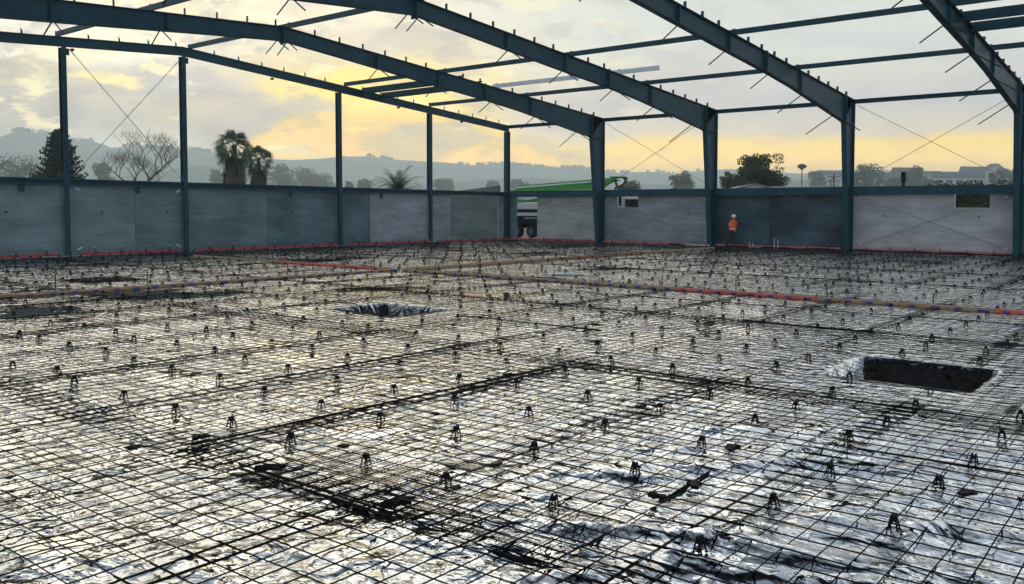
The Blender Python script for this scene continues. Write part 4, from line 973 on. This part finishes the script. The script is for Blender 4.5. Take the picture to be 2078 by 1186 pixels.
# thin palms far off
def thin_palm(x, y, d, lab):
    H = hgt(y, d); e = empty('thin_palm', at(x, d, 0), lab, 'palm tree'); MB().tube([(0, 0, 0), (0, 0, H-1)], [.3, .22], 6).build('trunk', 'bark', e)
    V, Fq = leaves_np([(0, 0, H-1), (.8, 0, H-1.2), (-.8, 0, H-1.2), (0, 0, H-2.0)], [1.3, 1.1, 1.1, .8], 420, .55, .6, 3, 2.2); npmesh('crown', V, Fq, 'leafh', e)
thin_palm(1626, 334, 380, 'thin tall palm on the skyline right of the big dark tree')
# misty background trees: x, top row, distance, width px
BG = [(575, 338, 560, 60, 'misty round tree right of the fan palms'), (625, 348, 600, 60, 'misty lower tree left of the mid slope post'), (655, 356, 640, 50, 'misty bush just left of the mid slope post'), (445, 352, 520, 34, 'misty small tree left of the fan palms'),
      (15, 340, 420, 120, 'pale misty tree clump at the left edge'), (215, 345, 480, 40, 'misty tree between the conifer and the bare tree'), (708, 368, 500, 20, 'tiny misty tree just right of the mid slope post'), (738, 366, 520, 26, 'misty bush left of the date palm'),
      (900, 362, 620, 46, 'misty tree right of the post beside the date palm'), (1000, 366, 600, 30, 'misty tree just left of the corner column'), (1052, 362, 600, 40, 'misty tree above the green boom'),
      (1277, 364, 190, 52, 'low dark green tree just right of the pump boom tip'), (1388, 343, 300, 44, 'tall grey green tree left of the third column'), (1372, 352, 320, 34, 'grey green tree at the lower left of a taller one by the third column'),
      (1474, 342, 230, 28, 'slim grey green tree just right of the third column'), (1655, 344, 520, 34, 'umbrella shaped tree on the skyline left of the fourth column'),
      (1765, 331, 420, 54, 'large misty rounded tree just right of the fourth column'), (1745, 345, 430, 44, 'misty tree at the left foot of the large rounded one'), (1858, 334, 430, 34, 'misty dark tree in the middle of the right bay'), (1838, 346, 440, 36, 'misty tree sloping down left of the dark one in the right bay'), (1885, 362, 400, 40, 'greenish bush right of the dark misty tree'), (1815, 362, 400, 40, 'green bush below the roof in the right bay'),
      (1925, 372, 380, 26, 'small dark bush in front of the long pale house'), (1965, 368, 380, 36, 'dark bushes in front of the long pale house'), (2015, 352, 410, 22, 'thin tree in front of the pale gabled house'), (2040, 344, 470, 50, 'misty tree behind the pale gabled house'), (2090, 340, 430, 50, 'misty tree at the right edge of the photo')]
for i, (x, y, d, wp, lb) in enumerate(BG):
    d = d*1.6 if d > 250 else d; h = hgt(y, d)+1; w = wp/F_PX*d; tree('background_tree', at(x, d, -1), h, w, lb, mt='leafh', seed=100+i, n=2600, leaf=max(.3, d*.0016), levels=2, clump=.2, fork=.2, flat=.8, group='misty trees beyond the walls', inner=22)
# hedge seen through the window
hd = empty('hedge', (32.5, 15, -.3), 'tall dark hedge behind the right hand wall window', 'hedge')
V, Fq = leaves_np([(a, 0, z) for a in np.arange(-6, 7, 1.0) for z in (.8, 1.8, 2.9, 3.7)], [1.0]*52, 12000, .2, .9, 4); npmesh('foliage', V, Fq, 'leaf', hd); MB().box(-6, 6.5, -.3, .3, 0, 4.0).build('dense_core', 'leaf', hd)
# trees along the hill crests (a far wood reads as one mass)
cs = []; rd = []
random.seed(77)
for x0, x1, y, d, n in ((30, 190, 299, 3300, 34), (255, 280, 314, 3300, 10), (388, 434, 309, 2900, 30), (745, 800, 325, 3300, 12), (930, 1200, 337, 3300, 70), (1230, 1280, 350, 3300, 8), (1300, 1420, 350, 3300, 12)):
    for i in range(n):
        x = random.uniform(x0, x1); d = 3300; p = at(x, d, 0); r = random.uniform(5, 11); cs.append((p.x, p.y, hgt(float(np.interp(x, [q[0] for q in FARP], [q[1] for q in FARP])), d)+r*.35)); rd.append(r)
V, Fq = leaves_np(cs, rd, 9000, 5.0, .9, 9); o = npmesh('ridge_wood', V, Fq, 'leafh'); tag(o, 'far off trees in clumps along the crests of the misty hills', 'woodland', kind='stuff')

# ================================================================= HOUSES
def house(x, d, wpx, ybase, ytop, lab, wall='hwall', roof='roof', rot=0., gable=False, dep=8, nwin=3):
    if d > 200: d *= 1.9
    p = at(x, d, 0); zb = hgt(ybase, d); w = wpx/F_PX*d; H = (ybase-ytop)/F_PX*d; we = H*.58
    e = empty('house', (p.x, p.y, zb), lab, 'house', 'houses beyond the side wall', yw-PI/2+rot)
    # local: x = across the view, -y = toward the viewer
    if gable: MB().prism([(-w/2, -3), (w/2, -3), (w/2, we), (0, H-.15), (-w/2, we)], 1, 0, dep).build('wall', wall, e)
    else: MB().box(-w/2, w/2, 0, dep, -3, we).build('wall', wall, e)
    if gable:
        m = MB()
        for s in (-1, 1): m.prism([(0, H), (0, H-.18), (s*(w/2+.5), we-.35), (s*(w/2+.5), we-.17)], 1, -.4, dep+.4)
        m.build('roof', roof, e)
    else:
        MB().prism([(-.5, we), (dep+.5, we), (dep/2+1, H), (dep/2-1, H)], 0, -w/2-.4, w/2+.4).build('roof', roof, e)
    for i in range(nwin):
        xx = -w/2+w*(i+.5)/nwin; fr = MB().box(xx-w*.09, xx+w*.09, -.08, -.02, we*.3, we*.78).build('window', 'white', e); MB().box(xx-w*.075, xx+w*.075, -.1, -.085, we*.34, we*.74).build('pane', 'glass', fr)
    return e
house(1532, 92, 75, 392, 372, 'grey roofed house with white gable edge just below the big dark tree', 'greyw', 'roof', 0, True, 12, 1)
house(1610, 95, 130, 392, 376.5, 'long low grey roof beside the white gable, right of the big dark tree', 'greyw', 'roof', 0, False, 9, 3)
house(1800, 390, 60, 379, 352, 'pale house with a light gutter line, right of the large rounded tree', 'hwall', 'roof', .1)
house(1845, 430, 60, 368, 343, 'brown roofed house behind the dark misty tree', 'hwall2', 'roofr', .2)
house(1735, 440, 50, 372, 351, 'pale house half hidden by the fourth column', 'hwall', 'roof', .1)
house(1945, 400, 90, 379, 352, 'long pale house with wide grey roof in the right bay', 'hwall', 'roof', -.1, nwin=5)
house(2022, 420, 62, 382, 338, 'tall pale house with steep gable near the right column', 'hwall', 'roofr', .3, True, 9, 2)
house(1985, 450, 60, 366, 343, 'grey roofed house behind the long pale one', 'hwall2', 'roof', .1)
house(1890, 470, 40, 366, 350, 'small far house on the skyline of the right bay', 'hwall', 'roof', .1)
house(1690, 480, 60, 370, 347, 'far house on the hill left of the fourth column', 'hwall2', 'roof', .0)
house(2100, 400, 70, 380, 345, 'pale house at the right edge of the photo', 'hwall', 'roof', .1)
house(1560, 640, 40, 372, 356, 'far pale house behind the right side of the big dark tree', 'hwall', 'roofr', .1)
def pole(x, d, y, lab, arms=2):
    H = hgt(y, d); e = empty('utility_pole', at(x, d, 0), lab, 'utility pole', 'utility poles', yw-PI/2); MB().tube([(0, 0, -1), (0, 0, H)], [.14, .10], 8).build('post', 'bark', e)
    for i in range(arms): MB().box(-.9, .9, -.06, .06, H-.5-i*.8, H-.38-i*.8).build('crossarm', 'bark', e)
    m = MB()
    for s in (-.8, -.3, .3, .8): m.tube([(s, 0, H-.38), (s, 0, H-.2)], .05, 6)
    m.build('insulator', 'cap', e)
pole(1691, 150, 354, 'utility pole with crossarms left of the fourth column')
pole(1685, 210, 364, 'shorter utility pole standing just left of a taller one by the fourth column', 1)
pole(1757, 240, 372, 'small utility pole low above the beam in the right bay', 1)
a_ = at(1691, 150, hgt(358, 150)); 
for lb, b_ in (('overhead wire running left from the tall utility pole', at(1470, 170, hgt(366, 170))), ('overhead wire running right from the tall utility pole', at(1900, 190, hgt(352, 190)))):
    pts = [tuple((a_.lerp(b_, t)-a_) + Vector((0, 0, -1.1*4*t*(1-t)))) for t in np.linspace(0, 1, 13)]
    o = MB().tube(pts, .018, 4).build('overhead_wire', 'bark'); o.location = a_; tag(o, lb, 'wire')
o = MB().tube([(0, 0, -.4), (0, 0, .3)], .11, 8).box(-.13, .13, -.13, .13, .3, .95).build('vent_cowl', 'blackp'); p = at(1832, 60, 3.55); o.location = (p.x, p.y, hgt(379, 60)); tag(o, 'small dark cowl standing above the beam in the right bay', 'cowl')
MB_ = MB().tube([(0, 0, -4.2), (0, 0, .3)], .06, 8).build('cowl_post', 'blackp', o)

# ================================================================= HAZE
hz = MB().box(-5600, 2500, -2500, 5600, -2.2, 268).build('haze', 'white'); hz.data.materials.clear()
hm_ = bpy.data.materials.new('haze_air'); hm_.use_nodes = True; t = hm_.node_tree
t.nodes.remove(t.nodes['Principled BSDF']); pv = t.nodes.new('ShaderNodeVolumePrincipled'); pv.inputs['Color'].default_value = (.80, .94, 1, 1); pv.inputs['Density'].default_value = SIG; pv.inputs['Anisotropy'].default_value = .6
t.links.new(pv.outputs[0], t.nodes['Material Output'].inputs['Volume']); hz.data.materials.append(hm_)
tag(hz, 'thin morning haze lying over the land', 'haze', kind='stuff')
